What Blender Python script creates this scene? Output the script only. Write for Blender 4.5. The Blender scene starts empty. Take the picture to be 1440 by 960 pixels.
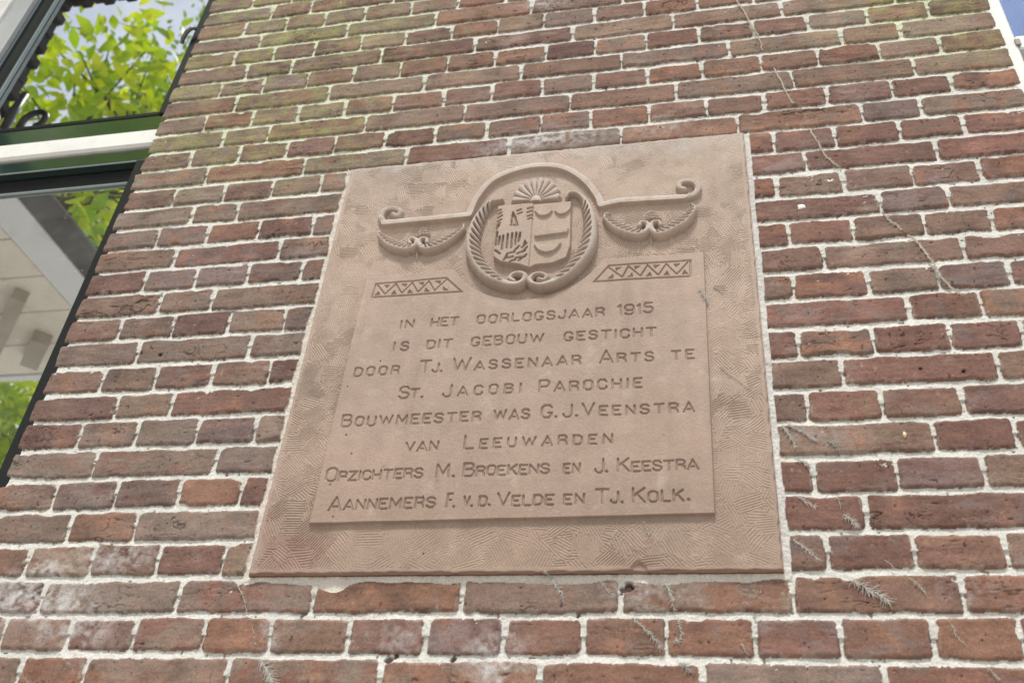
import bpy, math, json
import numpy as np
from mathutils import Matrix, Vector

# ------------------------------------------------------------------ camera, sky, sun, exposure
scene = bpy.context.scene
COL = scene.collection
cam_data = bpy.data.cameras.new("camera")
cam = bpy.data.objects.new("camera", cam_data)
COL.objects.link(cam)
right = Vector((0.98034402, 0.18457926, 0.06968567))
up = Vector((0.05459833, -0.59321851, 0.80318791))
back = Vector((0.18959066, -0.78359575, -0.59163594))
cam.matrix_world = Matrix(((right.x, up.x, back.x, -0.05365),
                           (right.y, up.y, back.y, -1.24948),
                           (right.z, up.z, back.z, -0.55561),
                           (0, 0, 0, 1)))
cam_data.sensor_width = 36.0
cam_data.lens = 32.951
cam_data.clip_start = 0.02
cam_data.clip_end = 2000.0
cam_data.dof.use_dof = True
cam_data.dof.focus_distance = 1.62
cam_data.dof.aperture_fstop = 5.6
scene.camera = cam

SUN_EL, SUN_AZ = math.radians(60), math.radians(-6)       # azimuth from straight out of the wall, minus = left
sun_dir = Vector((math.sin(SUN_AZ) * math.cos(SUN_EL), -math.cos(SUN_AZ) * math.cos(SUN_EL), math.sin(SUN_EL)))
world = bpy.data.worlds.new("World")
scene.world = world
world.use_nodes = True
wt = world.node_tree
wn = wt.nodes
for n in list(wn):
    wn.remove(n)
w_out = wn.new("ShaderNodeOutputWorld")
w_bg = wn.new("ShaderNodeBackground")
w_bg.inputs["Strength"].default_value = 0.125
sky = wn.new("ShaderNodeTexSky")
sky.sky_type = 'NISHITA'
sky.sun_disc = False
sky.sun_elevation = SUN_EL
sky.sun_rotation = math.atan2(sun_dir.x, sun_dir.y)
sky.dust_density = 0.8
sky.air_density = 1.0
tc = wn.new("ShaderNodeTexCoord")
cl = wn.new("ShaderNodeTexNoise")
cl.inputs["Scale"].default_value = 3.2
cl.inputs["Detail"].default_value = 7.0
cl.inputs["Roughness"].default_value = 0.6
cr = wn.new("ShaderNodeValToRGB")
cr.color_ramp.elements[0].position = 0.44
cr.color_ramp.elements[0].color = (0.40, 0.40, 0.40, 1)
cr.color_ramp.elements[1].position = 0.60
cr.color_ramp.elements[1].color = (0.85, 0.85, 0.85, 1)
mx = wn.new("ShaderNodeMix")
mx.data_type = 'RGBA'
mx.inputs[7].default_value = (8.6, 8.5, 8.3, 1)             # cloud
sky_map = wn.new("ShaderNodeMapping")
sky_map.inputs["Location"].default_value = (1.3, 0.0, 0.0)
wt.links.new(tc.outputs["Generated"], sky_map.inputs["Vector"])
wt.links.new(sky_map.outputs["Vector"], cl.inputs["Vector"])
wt.links.new(cl.outputs["Fac"], cr.inputs["Fac"])
wt.links.new(cr.outputs["Color"], mx.inputs[0])
wt.links.new(sky.outputs["Color"], mx.inputs[6])
wt.links.new(mx.outputs[2], w_bg.inputs["Color"])
wt.links.new(w_bg.outputs[0], w_out.inputs["Surface"])

sun_data = bpy.data.lights.new("sun", 'SUN')
sun_data.energy = 2.6
sun_data.angle = math.radians(10)
sun_data.color = (1.0, 0.975, 0.94)
sun = bpy.data.objects.new("sun", sun_data)
sun.rotation_euler = (-sun_dir).to_track_quat('-Z', 'Y').to_euler()
sun.location = (-3, -6, 9)
COL.objects.link(sun)

scene.view_settings.view_transform = 'Standard'
scene.view_settings.look = 'None'
scene.view_settings.exposure = 0.40
scene.view_settings.gamma = 1.0
scene.render.engine = 'CYCLES'
scene.cycles.use_denoising = True
scene.cycles.use_adaptive_sampling = False
scene.cycles.sampling_pattern = 'BLUE_NOISE'
scene.cycles.sample_clamp_indirect = 4.0
scene.cycles.max_bounces = 8
scene.cycles.transparent_max_bounces = 12

D = json.loads(r'''{"rows":{"3":[-0.9565,-0.7288,-0.5027,-0.2782,-0.0649,0.1585],"2":[-1.1176,-1.0066,-0.8964,-0.7832,-0.6773,-0.5583,-0.4458,-0.3319,-0.2222,-0.1103,0.0047,0.1114,0.2248,0.3269],"1":[-1.076,-0.8413,-0.6222,-0.3971,-0.1698,0.0602,0.2719],"0":[-1.1269,-1.011,-0.8948,-0.7825,0.1089,0.2224,0.3353],"-1":[-1.0721,-0.9542,0.1695,0.39],"-2":[-1.1241,-1.009,-0.8956,-0.7835,0.1073,0.2197,0.3342],"-3":[-1.0704,-0.8436,0.2792,0.3879],"-4":[-1.1224,-1.0117,-0.8971,-0.7888,0.1097,0.2166,0.3302],"-5":[-1.0696,-0.9637,0.1688,0.3905],"-6":[-1.1223,-1.0139,-0.9018,-0.7925,0.1109,0.2217,0.3334,0.4385],"-7":[-1.0695,-0.8433,0.2841,0.3927],"-8":[-1.1269,-1.013,-0.9011,-0.7891,0.1145,0.2305,0.34,0.4461],"-9":[-1.0607,-0.9509,0.168,0.3904],"-10":[-1.1145,-1.0038,-0.8933,-0.7803,0.1173,0.2264,0.3396,0.4459],"-11":[-1.0671,-0.8406,0.2793,0.3891],"-12":[-1.1247,-1.0116,-0.8995,-0.7831,0.1099,0.2247,0.3418,0.4525],"-13":[-1.0631,-0.9598,0.1678,0.3904],"-14":[-1.1211,-1.0061,-0.8975,-0.7896,0.1152,0.2252,0.3376,0.4497],"-15":[-1.0637,-0.8398,-0.6143,-0.3969,-0.1724,0.0556,0.2821,0.3873],"-16":[-1.119,-1.0029,-0.8925,-0.7828,-0.6705,-0.5606,-0.4485,-0.3359,-0.2322,-0.115,-0.0019,0.1086,0.2245,0.3442,0.4502],"-17":[-1.0577,-0.947,-0.7241,-0.5031,-0.2784,-0.0597,0.1684,0.394],"-18":[-1.1186,-1.0025,-0.8912,-0.7796,-0.6687,-0.5544,-0.4464,-0.3382,-0.2285,-0.1167,-0.0051,0.1118,0.2226,0.3391,0.4515],"-19":[-1.0579,-0.8321,-0.6068,-0.3881,-0.1705,0.0523,0.2754,0.3881],"-20":[-1.1124,-1.0045,-0.8933,-0.7834,-0.6697,-0.5599,-0.4506,-0.3363,-0.2268,-0.1171,-0.0067,0.1058,0.2167,0.3342,0.4532],"-21":[-1.0598,-0.9459,-0.7246,-0.5016,-0.2792,-0.0579,0.1694,0.3957],"-22":[-1.1083,-1.0056,-0.9001,-0.7841,-0.6747,-0.5631,-0.4536,-0.3454,-0.2312,-0.1201,-0.0065],"-23":[-1.056,-0.8295,-0.6087,-0.3809,-0.169],"-24":[-1.1107,-1.0004,-0.8966,-0.7946,-0.6772,-0.5604],"-25":[-1.0512,-0.9461,-0.7292]},"arch":[[-0.4967,0.6764],[-0.4569,0.6805],[-0.4471,0.7226],[-0.4188,0.7693],[-0.3672,0.7945],[-0.3212,0.7976],[-0.2746,0.7825],[-0.2369,0.745],[-0.2133,0.7025],[-0.2063,0.6775],[-0.1737,0.6848]],"volL":[[-0.4555,0.6765],[-0.6241,0.6774],[-0.6332,0.6922],[-0.6318,0.7069],[-0.6225,0.7149],[-0.6073,0.7141],[-0.5953,0.7038],[-0.6005,0.6935],[-0.6094,0.6985]],"volR":[[-0.211,0.6834],[-0.0565,0.6805],[-0.0381,0.6859],[-0.0299,0.7001],[-0.0351,0.7161],[-0.0489,0.7216],[-0.0611,0.7183],[-0.0638,0.7066],[-0.0557,0.7008]],"wrL":[[-0.3933,0.7135],[-0.4183,0.7027],[-0.4367,0.6679],[-0.4449,0.6252],[-0.442,0.5845],[-0.4268,0.5473],[-0.4024,0.5171],[-0.3741,0.4982],[-0.3525,0.493],[-0.3398,0.5014],[-0.3379,0.5142],[-0.3477,0.5209],[-0.3596,0.5195],[-0.3643,0.5104],[-0.3572,0.5036]],"wrR":[[-0.271,0.7031],[-0.2657,0.713],[-0.2517,0.7105],[-0.2373,0.6914],[-0.227,0.6598],[-0.2223,0.6259],[-0.2237,0.588],[-0.2314,0.5569],[-0.2465,0.5306],[-0.2641,0.509],[-0.2843,0.4949],[-0.3049,0.4883],[-0.3222,0.4931],[-0.3288,0.5038],[-0.3221,0.5152],[-0.309,0.5167],[-0.2994,0.5097],[-0.3029,0.5016],[-0.3123,0.5041]],"shield":[[-0.4018,0.6941],[-0.3328,0.694],[-0.2609,0.6942],[-0.2591,0.5808],[-0.2656,0.5532],[-0.2917,0.5424],[-0.3209,0.5417],[-0.3338,0.5335],[-0.3504,0.5419],[-0.3863,0.5523],[-0.4006,0.5661],[-0.4014,0.6097]],"divide":[[-0.3328,0.694],[-0.3326,0.5358]],"cups":[[[-0.3267,0.671],[-0.3193,0.6614],[-0.3108,0.659],[-0.3027,0.6626],[-0.2983,0.6697]],[[-0.2896,0.668],[-0.2827,0.6604],[-0.2736,0.6601],[-0.2664,0.6669],[-0.2628,0.6752]],[[-0.3235,0.5872],[-0.3146,0.5738],[-0.3009,0.5679],[-0.2877,0.573],[-0.2789,0.5864]]],"bar":[[-0.3274,0.6094],[-0.3225,0.6192],[-0.2708,0.6218],[-0.2632,0.621],[-0.2643,0.6084],[-0.3244,0.6047]],"grooves":[[[-0.3998,0.6792],[-0.3943,0.6824]],[[-0.3999,0.6696],[-0.3926,0.6745]],[[-0.3997,0.66],[-0.3911,0.6667]],[[-0.3997,0.6505],[-0.3917,0.6565]],[[-0.3995,0.6411],[-0.3933,0.6479]],[[-0.3993,0.6317],[-0.3946,0.6424]],[[-0.3966,0.6258],[-0.3964,0.5927]],[[-0.3912,0.6141],[-0.391,0.594]],[[-0.3844,0.6153],[-0.3846,0.5825]],[[-0.3762,0.6181],[-0.3757,0.5852]],[[-0.368,0.6191],[-0.3675,0.5844]],[[-0.3606,0.6202],[-0.3602,0.5909]],[[-0.3534,0.6194],[-0.3547,0.5976]],[[-0.3703,0.672],[-0.3709,0.6399]],[[-0.3671,0.6659],[-0.3596,0.6387]],[[-0.3723,0.64],[-0.3596,0.6387]],[[-0.3621,0.6749],[-0.3552,0.678]],[[-0.3601,0.6671],[-0.3533,0.6701]],[[-0.3426,0.6785],[-0.3338,0.6813]],[[-0.3426,0.6689],[-0.3338,0.6729]],[[-0.3414,0.6593],[-0.3338,0.6623]],[[-0.3396,0.6515],[-0.3339,0.6539]],[[-0.3968,0.5801],[-0.3879,0.572]],[[-0.3761,0.5602],[-0.3626,0.5625]],[[-0.3741,0.5707],[-0.3606,0.573]],[[-0.3609,0.5766],[-0.3534,0.5866]],[[-0.3549,0.5688],[-0.3417,0.5747]],[[-0.3569,0.5584],[-0.3408,0.5604]],[[-0.3477,0.5824],[-0.3401,0.5925]],[[-0.3456,0.5715],[-0.3382,0.5833]],[[-0.3673,0.5516],[-0.358,0.555]],[[-0.3511,0.5525],[-0.3384,0.5655]],[[-0.3785,0.5569],[-0.374,0.5689]],[[-0.344,0.5893],[-0.3426,0.5982]]],"shell":[[-0.3296,0.7068],[-0.3787,0.709],[-0.279,0.7091],[-0.3293,0.7699]],"garL":[[[-0.6322,0.6579],[-0.6247,0.6389],[-0.6029,0.6168],[-0.5745,0.6037],[-0.5558,0.6065],[-0.5504,0.6199],[-0.5589,0.6288],[-0.567,0.6249],[-0.5637,0.6166]],[[-0.4635,0.6567],[-0.4677,0.6382],[-0.4885,0.6169],[-0.5134,0.6023],[-0.5335,0.6006],[-0.5458,0.612],[-0.544,0.6259],[-0.5332,0.6257],[-0.5312,0.6161]]],"garR":[[[-0.1902,0.6528],[-0.197,0.6526],[-0.1962,0.6386],[-0.18,0.6171],[-0.1569,0.6021],[-0.1357,0.5958],[-0.1225,0.6043],[-0.1223,0.62],[-0.133,0.6244],[-0.1364,0.617]],[[-0.0441,0.6618],[-0.0395,0.6543],[-0.0425,0.6386],[-0.0573,0.6175],[-0.0804,0.6021],[-0.1032,0.5933],[-0.1157,0.6045],[-0.1141,0.6205],[-0.1026,0.6225],[-0.0995,0.6144]]],"crownL":[[-0.5447,0.6368],[-0.5591,0.6492],[-0.5344,0.6547]],"pendL":[[-0.5502,0.6039],[-0.5467,0.5783]],"crownR":[[-0.1155,0.6316],[-0.1302,0.6438],[-0.0998,0.645]],"pendR":[[-0.1175,0.5991],[-0.1166,0.5768]],"zigL":[[-0.6174,0.526],[-0.4836,0.5284],[-0.4498,0.4918],[-0.62,0.4922]],"zigR":[[-0.1913,0.5306],[-0.0498,0.5301],[-0.0514,0.4927],[-0.2182,0.495]],"panel":[[-0.6383,0.5428],[-0.4697,0.5482],[-0.2025,0.5468],[-0.0271,0.5465],[-0.0363,0.0524],[-0.6472,0.0489]],"circ":[-0.336,0.6155,0.1494],"text":[[["IN",-0.5569,0.4157,-0.5293,0.4147,0.0232,0.0232],["HET",-0.5014,0.4166,-0.449,0.4159,0.0234,0.0234],["OORLOGSJAAR",-0.4186,0.4169,-0.1961,0.4171,0.0231,0.0231],["1915",-0.1759,0.4177,-0.1151,0.4184,0.0258,0.0258]],[["IS",-0.5624,0.3691,-0.5322,0.3682,0.023,0.023],["DIT",-0.5024,0.369,-0.4555,0.3692,0.0228,0.0228],["GEBOUW",-0.4244,0.3694,-0.2975,0.3693,0.0234,0.0234],["GESTICHT",-0.2652,0.3694,-0.111,0.3701,0.0229,0.0229]],[["DOOR",-0.6245,0.3188,-0.542,0.3189,0.0228,0.0228],["Tj.",-0.5084,0.3195,-0.4662,0.3199,0.0227,0.0301],["Wassenaar",-0.4522,0.3198,-0.2331,0.3207,0.023,0.0313],["Arts",-0.2054,0.3207,-0.116,0.3211,0.0226,0.0304],["TE",-0.0907,0.3206,-0.0521,0.321,0.0223,0.0223]],[["St.",-0.5381,0.2692,-0.4928,0.2692,0.0231,0.0297],["Jacobi",-0.4628,0.2698,-0.3288,0.2706,0.0232,0.0292],["Parochie",-0.3027,0.2703,-0.1349,0.2705,0.0234,0.0289]],[["Bouwmeester",-0.6288,0.219,-0.3913,0.2208,0.0227,0.0282],["WAS",-0.3729,0.2205,-0.3124,0.2212,0.0227,0.0227],["G.",-0.2963,0.2205,-0.2678,0.221,0.0225,0.0291],["J.",-0.2615,0.2207,-0.2352,0.2211,0.0224,0.0289],["Veenstra",-0.2316,0.2212,-0.0565,0.221,0.0223,0.0288]],[["VAN",-0.5122,0.1688,-0.4554,0.1693,0.0219,0.0219],["Leeuwarden",-0.4167,0.1701,-0.181,0.1709,0.0219,0.0296]],[["Opzichters",-0.6363,0.1195,-0.4747,0.1214,0.0216,0.0292],["M.",-0.4558,0.1208,-0.4233,0.1214,0.0217,0.028],["Broekens",-0.4131,0.1215,-0.276,0.1221,0.0216,0.0284],["EN",-0.2574,0.1219,-0.2294,0.1221,0.0212,0.0212],["J.",-0.2099,0.1213,-0.1876,0.1217,0.021,0.0289],["Keestra",-0.1759,0.1217,-0.0547,0.1222,0.0216,0.0281]],[["Aannemers",-0.6217,0.0682,-0.4486,0.0702,0.0225,0.0292],["F.",-0.4334,0.0697,-0.4173,0.07,0.0214,0.0285],["V.",-0.4066,0.07,-0.3897,0.0702,0.0219,0.0219],["D.",-0.3832,0.0704,-0.3621,0.0705,0.0218,0.0218],["Velde",-0.3554,0.0697,-0.2671,0.0702,0.0217,0.0282],["EN",-0.255,0.0703,-0.2216,0.0705,0.0214,0.0214],["Tj.",-0.208,0.0707,-0.1642,0.071,0.023,0.0288],["Kolk.",-0.154,0.0707,-0.0692,0.0723,0.0228,0.0286]]],"roots":[["climber_twig","thin pale dried twig at the top of the wall above the stone's right corner","twig",[[0.0783,1.2845],[0.0912,1.235],[0.1012,1.1926],[0.1134,1.1459],[0.1179,1.0973]]],["climber_twig","short pale dried twig hanging just below the one at the top of the wall","twig",[[0.1347,1.0343],[0.1426,1.0016],[0.1499,0.9653],[0.1603,0.9231]]],["climber_twig","curled pale twig right of the stone's upper right corner, crossing one bed joint","twig",[[0.181,0.8482],[0.1867,0.8314],[0.1946,0.8009],[0.2011,0.7713],[0.2112,0.753],[0.2195,0.7408]]],["climber_twig","small pale twig on the dark header just above the longest twig","twig",[[0.2787,0.6134],[0.2846,0.5994],[0.2923,0.5903],[0.301,0.5745]]],["climber_twig","longest pale hairy climber twig, crossing two courses right of the stone","twig",[[0.308,0.5624],[0.3174,0.5518],[0.3251,0.5319],[0.3315,0.5125],[0.3362,0.4966],[0.3408,0.4748],[0.3488,0.4547],[0.3557,0.4408],[0.3659,0.4283]]],["climber_rootlet","pale feathery climber rootlet hanging from the stone's lower edge left of its middle","feather",[[-0.2769,-0.0272],[-0.2683,-0.0368],[-0.2606,-0.0494],[-0.2542,-0.0577],[-0.2509,-0.066]]],["climber_rootlet","faint sparse rootlet just right of the feathery one below the stone","faint",[[-0.1986,-0.0414],[-0.1906,-0.0529],[-0.1787,-0.0652]]],["climber_rootlet","pale drooping rootlet on the stretcher below the right half of the stone","feather",[[-0.1111,-0.0399],[-0.1056,-0.0522],[-0.1021,-0.0644],[-0.0989,-0.0823]]],["climber_rootlet","short rootlet just under the drooping one, at a head joint","feather",[[-0.0945,-0.0922],[-0.0929,-0.1019],[-0.0905,-0.1135],[-0.0917,-0.1202]]],["climber_rootlet","white crumb of rootlet in the header below the short rootlet","tuft",[[-0.0982,-0.1202],[-0.0956,-0.1249]]],["climber_rootlet","slanting pale rootlet crossing the header two courses below the stone","feather",[[-0.1545,-0.0942],[-0.145,-0.102],[-0.1337,-0.1137],[-0.1245,-0.1232],[-0.1154,-0.1364]]],["climber_rootlet","tiny pale rootlet at the lower right of the header beside a head joint","faint",[[-0.0141,-0.1273],[-0.0109,-0.1338],[-0.0071,-0.142]]],["climber_rootlet","dark grey tuft of rootlet in the bed joint near the bottom edge","tuft",[[-0.0947,-0.153],[-0.0867,-0.1585],[-0.0797,-0.1657]]],["climber_rootlet","small pale rootlet on the stone's tooled lower margin","faint",[[-0.1382,0.0462],[-0.1343,0.0362],[-0.1305,0.024]]],["climber_rootlet","pale tuft on the right edge of the inscription panel beside the zigzag border","tuft",[[-0.0386,0.4647],[-0.0334,0.4519],[-0.0284,0.4363]]],["climber_rootlet","faint pale streak of rootlet on the tooled margin level with the fourth line","faint",[[-0.0152,0.3086],[0.0032,0.2885],[0.0194,0.2729],[0.0353,0.2576]]],["climber_rootlet","pale rootlet on the tooled margin right of the zigzag border","faint",[[-0.0159,0.4721],[-0.0081,0.4653],[-0.0016,0.457]]],["climber_rootlet","feathery rootlet spread on the stretcher right of the stone's lower half","feather",[[0.0757,0.2071],[0.085,0.1967],[0.0947,0.1926],[0.1066,0.1811],[0.1158,0.1734]]],["climber_rootlet","second feathery rootlet slanting down the same stretcher nearest the stone","feather",[[0.0701,0.2023],[0.0785,0.1835],[0.0854,0.1626]]],["climber_rootlet","grey tuft in the middle of the stretcher right of the two feathery rootlets","tuft",[[0.1308,0.1728],[0.1371,0.1678],[0.1443,0.1615]]],["climber_rootlet","spiky pale rootlet on the cut header right of the stone under the feathery stretcher","tuft",[[0.0843,0.1424],[0.0937,0.1374],[0.1029,0.1312]]],["climber_rootlet","pale rootlet on the orange three quarter brick beside the stone","feather",[[0.0781,0.0839],[0.0871,0.077],[0.1013,0.0666]]],["climber_rootlet","pale rootlet under a bed joint in the middle of the orange brick","faint",[[0.1322,0.0836],[0.1347,0.0736],[0.1353,0.0637]]],["climber_rootlet","dense white tuft at the lower right of the orange brick","tuft",[[0.1378,0.0538],[0.1454,0.0472],[0.1523,0.0363]]],["climber_rootlet","faint rootlet on the cut brick beside the stone's lower right corner","feather",[[0.0664,0.0176],[0.0775,0.007],[0.0878,-0.0015],[0.0959,-0.0119]]],["climber_rootlet","small curled rootlet on the bed joint right of the stone's lower corner","faint",[[0.1806,-0.0139],[0.1879,-0.019],[0.192,-0.027]]],["climber_rootlet","largest white feathery rootlet on the stretcher below right of the stone","bush",[[0.1379,-0.0406],[0.1476,-0.0485],[0.1573,-0.0554],[0.1661,-0.0613],[0.1755,-0.069]]],["climber_rootlet","thin rootlet on the right part of the stretcher with the largest rootlet","faint",[[0.207,-0.0381],[0.2168,-0.0479],[0.2256,-0.0625]]],["climber_rootlet","faint rootlet on the header near the lower right corner of the wall","faint",[[0.2426,-0.0955],[0.2497,-0.1028],[0.2492,-0.1138],[0.2597,-0.1281]]],["climber_rootlet","pale rootlet at the bottom right edge of the wall","faint",[[0.276,-0.1527],[0.2839,-0.1612],[0.2897,-0.1714]]],["climber_rootlet","white hairy rootlet at the bottom of the wall left of the stone","bush",[[-0.6832,-0.1551],[-0.6721,-0.165],[-0.6628,-0.1768],[-0.6562,-0.1865]]],["climber_rootlet","thin web of rootlet left below the stone's lower left corner","faint",[[-0.7502,-0.038],[-0.738,-0.0537],[-0.7277,-0.0713],[-0.7204,-0.0865]]],["climber_rootlet","pale hairs of rootlet on the purple header left of the stone's foot","faint",[[-0.7093,-0.1036],[-0.7028,-0.1162],[-0.6956,-0.1317]]]],"eff":[[-0.319,0.891,0.1,0.022,0.8],[-0.418,0.85,0.05,0.03,0.4],[-0.092,0.892,0.07,0.02,0.3],[-1.105,-0.059,0.06,0.035,0.85],[-1.024,-0.073,0.05,0.03,0.6],[-0.965,0.002,0.055,0.022,0.7],[-0.99,-0.112,0.06,0.03,0.55],[-1.079,-0.015,0.04,0.02,0.6],[-0.349,-0.129,0.05,0.03,0.3],[-0.336,-0.163,0.04,0.03,0.6],[-0.482,-0.125,0.04,0.03,0.35],[-0.676,-0.121,0.015,0.03,0.5],[-0.144,-0.054,0.06,0.03,0.3],[0.158,1.255,0.09,0.02,0.25],[-0.358,1.362,0.05,0.02,0.5],[0.285,-0.056,0.05,0.03,0.15],[0.119,0.185,0.04,0.02,0.3]],"holes":[[-0.493,-0.151,0.007],[-0.483,-0.147,0.004],[-0.401,-0.15,0.005],[-0.23,-0.089,0.004],[-0.169,-0.053,0.006],[-0.162,-0.05,0.005],[0.216,0.284,0.0018],[0.281,0.294,0.002],[0.34,0.285,0.0018],[-1.02,0.403,0.004],[-0.159,-0.05,0.007]]}''')
COURSE = 0.0589
HEADER = 0.112
Z_GROUND = -2.1
WALL_L, WALL_R = -1.238, 0.566

# ------------------------------------------------------------------ numeric helpers
def hash2(i, j, seed):
    h = (i.astype(np.int64) * 374761393 + j.astype(np.int64) * 668265263 + seed * 1442695041) & 0xFFFFFFFF
    h = ((h ^ (h >> 13)) * 1274126177) & 0xFFFFFFFF
    h = (h ^ (h >> 16)) & 0xFFFFFFFF
    return (h / 4294967295.0).astype(np.float32)

def vn(x, z, scale, seed):
    """value noise in [-1, 1]"""
    x = x / scale
    z = z / scale
    i = np.floor(x); j = np.floor(z)
    fx = (x - i).astype(np.float32); fz = (z - j).astype(np.float32)
    fx = fx * fx * (3 - 2 * fx); fz = fz * fz * (3 - 2 * fz)
    a = hash2(i, j, seed); b = hash2(i + 1, j, seed); c = hash2(i, j + 1, seed); d = hash2(i + 1, j + 1, seed)
    return ((a + (b - a) * fx) * (1 - fz) + (c + (d - c) * fx) * fz) * 2 - 1

def fbm(x, z, scale, seed, oct=3):
    r = 0; amp = 1.0; tot = 0
    for o in range(oct):
        r = r + amp * vn(x, z, scale / 2 ** o, seed + 17 * o)
        tot += amp
        amp *= 0.55
    return r / tot * 1.5

def sstep(a, b, x):
    t = np.clip((x - a) / (b - a), 0, 1)
    return t * t * (3 - 2 * t)

def lin(*rgb):
    return np.array([((c / 255.0 + 0.055) / 1.055) ** 2.4 if c > 10 else c / 255.0 / 12.92 for c in rgb], dtype=np.float32)

# ------------------------------------------------------------------ object helpers
def tag(o, label=None, cat=None, group=None, kind=None):
    if label: o["label"] = label
    if cat: o["category"] = cat
    if group: o["group"] = group
    if kind: o["kind"] = kind
    return o

def empty(name, loc=(0, 0, 0)):
    o = bpy.data.objects.new(name, None)
    o.empty_display_size = 0.1
    o.location = loc
    COL.objects.link(o)
    return o

def link(name, me, mat, parent=None):
    o = bpy.data.objects.new(name, me)
    COL.objects.link(o)
    if mat: me.materials.append(mat)
    if parent is not None:
        o.parent = parent
        # things are unrotated, so undoing their offset keeps a part's coordinates in metres of the place
        if parent.parent is None: o.matrix_parent_inverse = Matrix.Translation(-Vector(parent.location))
    return o

def np_mesh(name, co, quads, col=None, nrm=None, smooth=True):
    me = bpy.data.meshes.new(name)
    n = len(co); m = len(quads)
    me.vertices.add(n)
    me.vertices.foreach_set("co", np.ascontiguousarray(co, dtype=np.float32).ravel())
    me.loops.add(m * 4)
    me.loops.foreach_set("vertex_index", np.ascontiguousarray(quads, dtype=np.int32).ravel())
    me.polygons.add(m)
    me.polygons.foreach_set("loop_start", np.arange(0, m * 4, 4, dtype=np.int32))
    if smooth:
        me.polygons.foreach_set("use_smooth", np.ones(m, dtype=bool))
    me.update(calc_edges=True)
    if col is not None:
        at = me.color_attributes.new("tint", 'FLOAT_COLOR', 'POINT')
        c4 = np.ones((n, 4), dtype=np.float32)
        c4[:, :3] = col
        at.data.foreach_set("color", c4.ravel())
    if nrm is not None:
        me.normals_split_custom_set_from_vertices(np.ascontiguousarray(nrm, dtype=np.float32))
    return me

class MB:
    """collects boxes, prisms, tubes into one mesh"""
    def __init__(self):
        self.v = []; self.f = []
    def box(self, x0, x1, y0, y1, z0, z1, bev=0.0):
        b = len(self.v)
        if bev <= 0:
            self.v += [(x, y, z) for x in (x0, x1) for y in (y0, y1) for z in (z0, z1)]
            self.f += [tuple(b + i for i in q) for q in ((0, 1, 3, 2), (4, 6, 7, 5), (0, 4, 5, 1), (2, 3, 7, 6), (0, 2, 6, 4), (1, 5, 7, 3))]
        else:
            cs = []
            for sx, X in ((1, x0), (-1, x1)):
                for sy, Y in ((1, y0), (-1, y1)):
                    for sz, Zc in ((1, z0), (-1, z1)):
                        cs.append(((X, Y + sy * bev, Zc + sz * bev), (X + sx * bev, Y, Zc + sz * bev), (X + sx * bev, Y + sy * bev, Zc)))
            for c in cs: self.v += list(c)
            def I(k, a): return b + 3 * k + a
            q = ((0, 1, 3, 2), (4, 6, 7, 5)); self.f += [tuple(I(k, 0) for k in s) for s in q]
            q = ((0, 4, 5, 1), (2, 3, 7, 6)); self.f += [tuple(I(k, 1) for k in s) for s in q]
            q = ((0, 2, 6, 4), (1, 5, 7, 3)); self.f += [tuple(I(k, 2) for k in s) for s in q]
            for (k, l) in ((0, 1), (2, 3), (4, 5), (6, 7)): self.f.append((I(k, 0), I(l, 0), I(l, 1), I(k, 1)))
            for (k, l) in ((0, 2), (1, 3), (4, 6), (5, 7)): self.f.append((I(k, 0), I(l, 0), I(l, 2), I(k, 2)))
            for (k, l) in ((0, 4), (1, 5), (2, 6), (3, 7)): self.f.append((I(k, 1), I(l, 1), I(l, 2), I(k, 2)))
            for k in range(8): self.f.append((I(k, 0), I(k, 1), I(k, 2)))
        return self
    def tube(self, pts, rad, n=6):
        pts = [Vector(p) for p in pts]
        b = len(self.v)
        for i, p in enumerate(pts):
            d = (pts[min(i + 1, len(pts) - 1)] - pts[max(i - 1, 0)]).normalized()
            a = d.cross(Vector((0.31, 0.9, 0.17))).normalized(); c = d.cross(a)
            r = rad(i / max(1, len(pts) - 1)) if callable(rad) else rad
            for k in range(n):
                t = 2 * math.pi * k / n
                self.v.append(tuple(p + a * (r * math.cos(t)) + c * (r * math.sin(t))))
        for i in range(len(pts) - 1):
            for k in range(n):
                self.f.append((b + i * n + k, b + i * n + (k + 1) % n, b + (i + 1) * n + (k + 1) % n, b + (i + 1) * n + k))
        self.f.append(tuple(b + k for k in range(n))[::-1])
        self.f.append(tuple(b + (len(pts) - 1) * n + k for k in range(n)))
        return self
    def build(self, name, mat, parent=None, smooth=False):
        me = bpy.data.meshes.new(name)
        me.from_pydata(self.v, [], self.f)
        me.update()
        import bmesh
        bm = bmesh.new(); bm.from_mesh(me); bmesh.ops.recalc_face_normals(bm, faces=bm.faces); bm.to_mesh(me); bm.free()
        if smooth:
            me.polygons.foreach_set("use_smooth", np.ones(len(me.polygons), dtype=bool))
        return link(name, me, mat, parent)

# ------------------------------------------------------------------ materials
def nodes(name):
    m = bpy.data.materials.new(name)
    m.use_nodes = True
    nt = m.node_tree
    return m, nt, nt.nodes["Principled BSDF"]

def noise_node(nt, scale, detail=4.0, rough=0.6, dim_scale=None):
    t = nt.nodes.new("ShaderNodeTexCoord")
    n = nt.nodes.new("ShaderNodeTexNoise")
    n.inputs["Scale"].default_value = scale
    n.inputs["Detail"].default_value = detail
    n.inputs["Roughness"].default_value = rough
    if dim_scale:
        mp = nt.nodes.new("ShaderNodeMapping")
        mp.inputs["Scale"].default_value = dim_scale
        nt.links.new(t.outputs["Object"], mp.inputs["Vector"])
        nt.links.new(mp.outputs["Vector"], n.inputs["Vector"])
    else:
        nt.links.new(t.outputs["Object"], n.inputs["Vector"])
    return n

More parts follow.
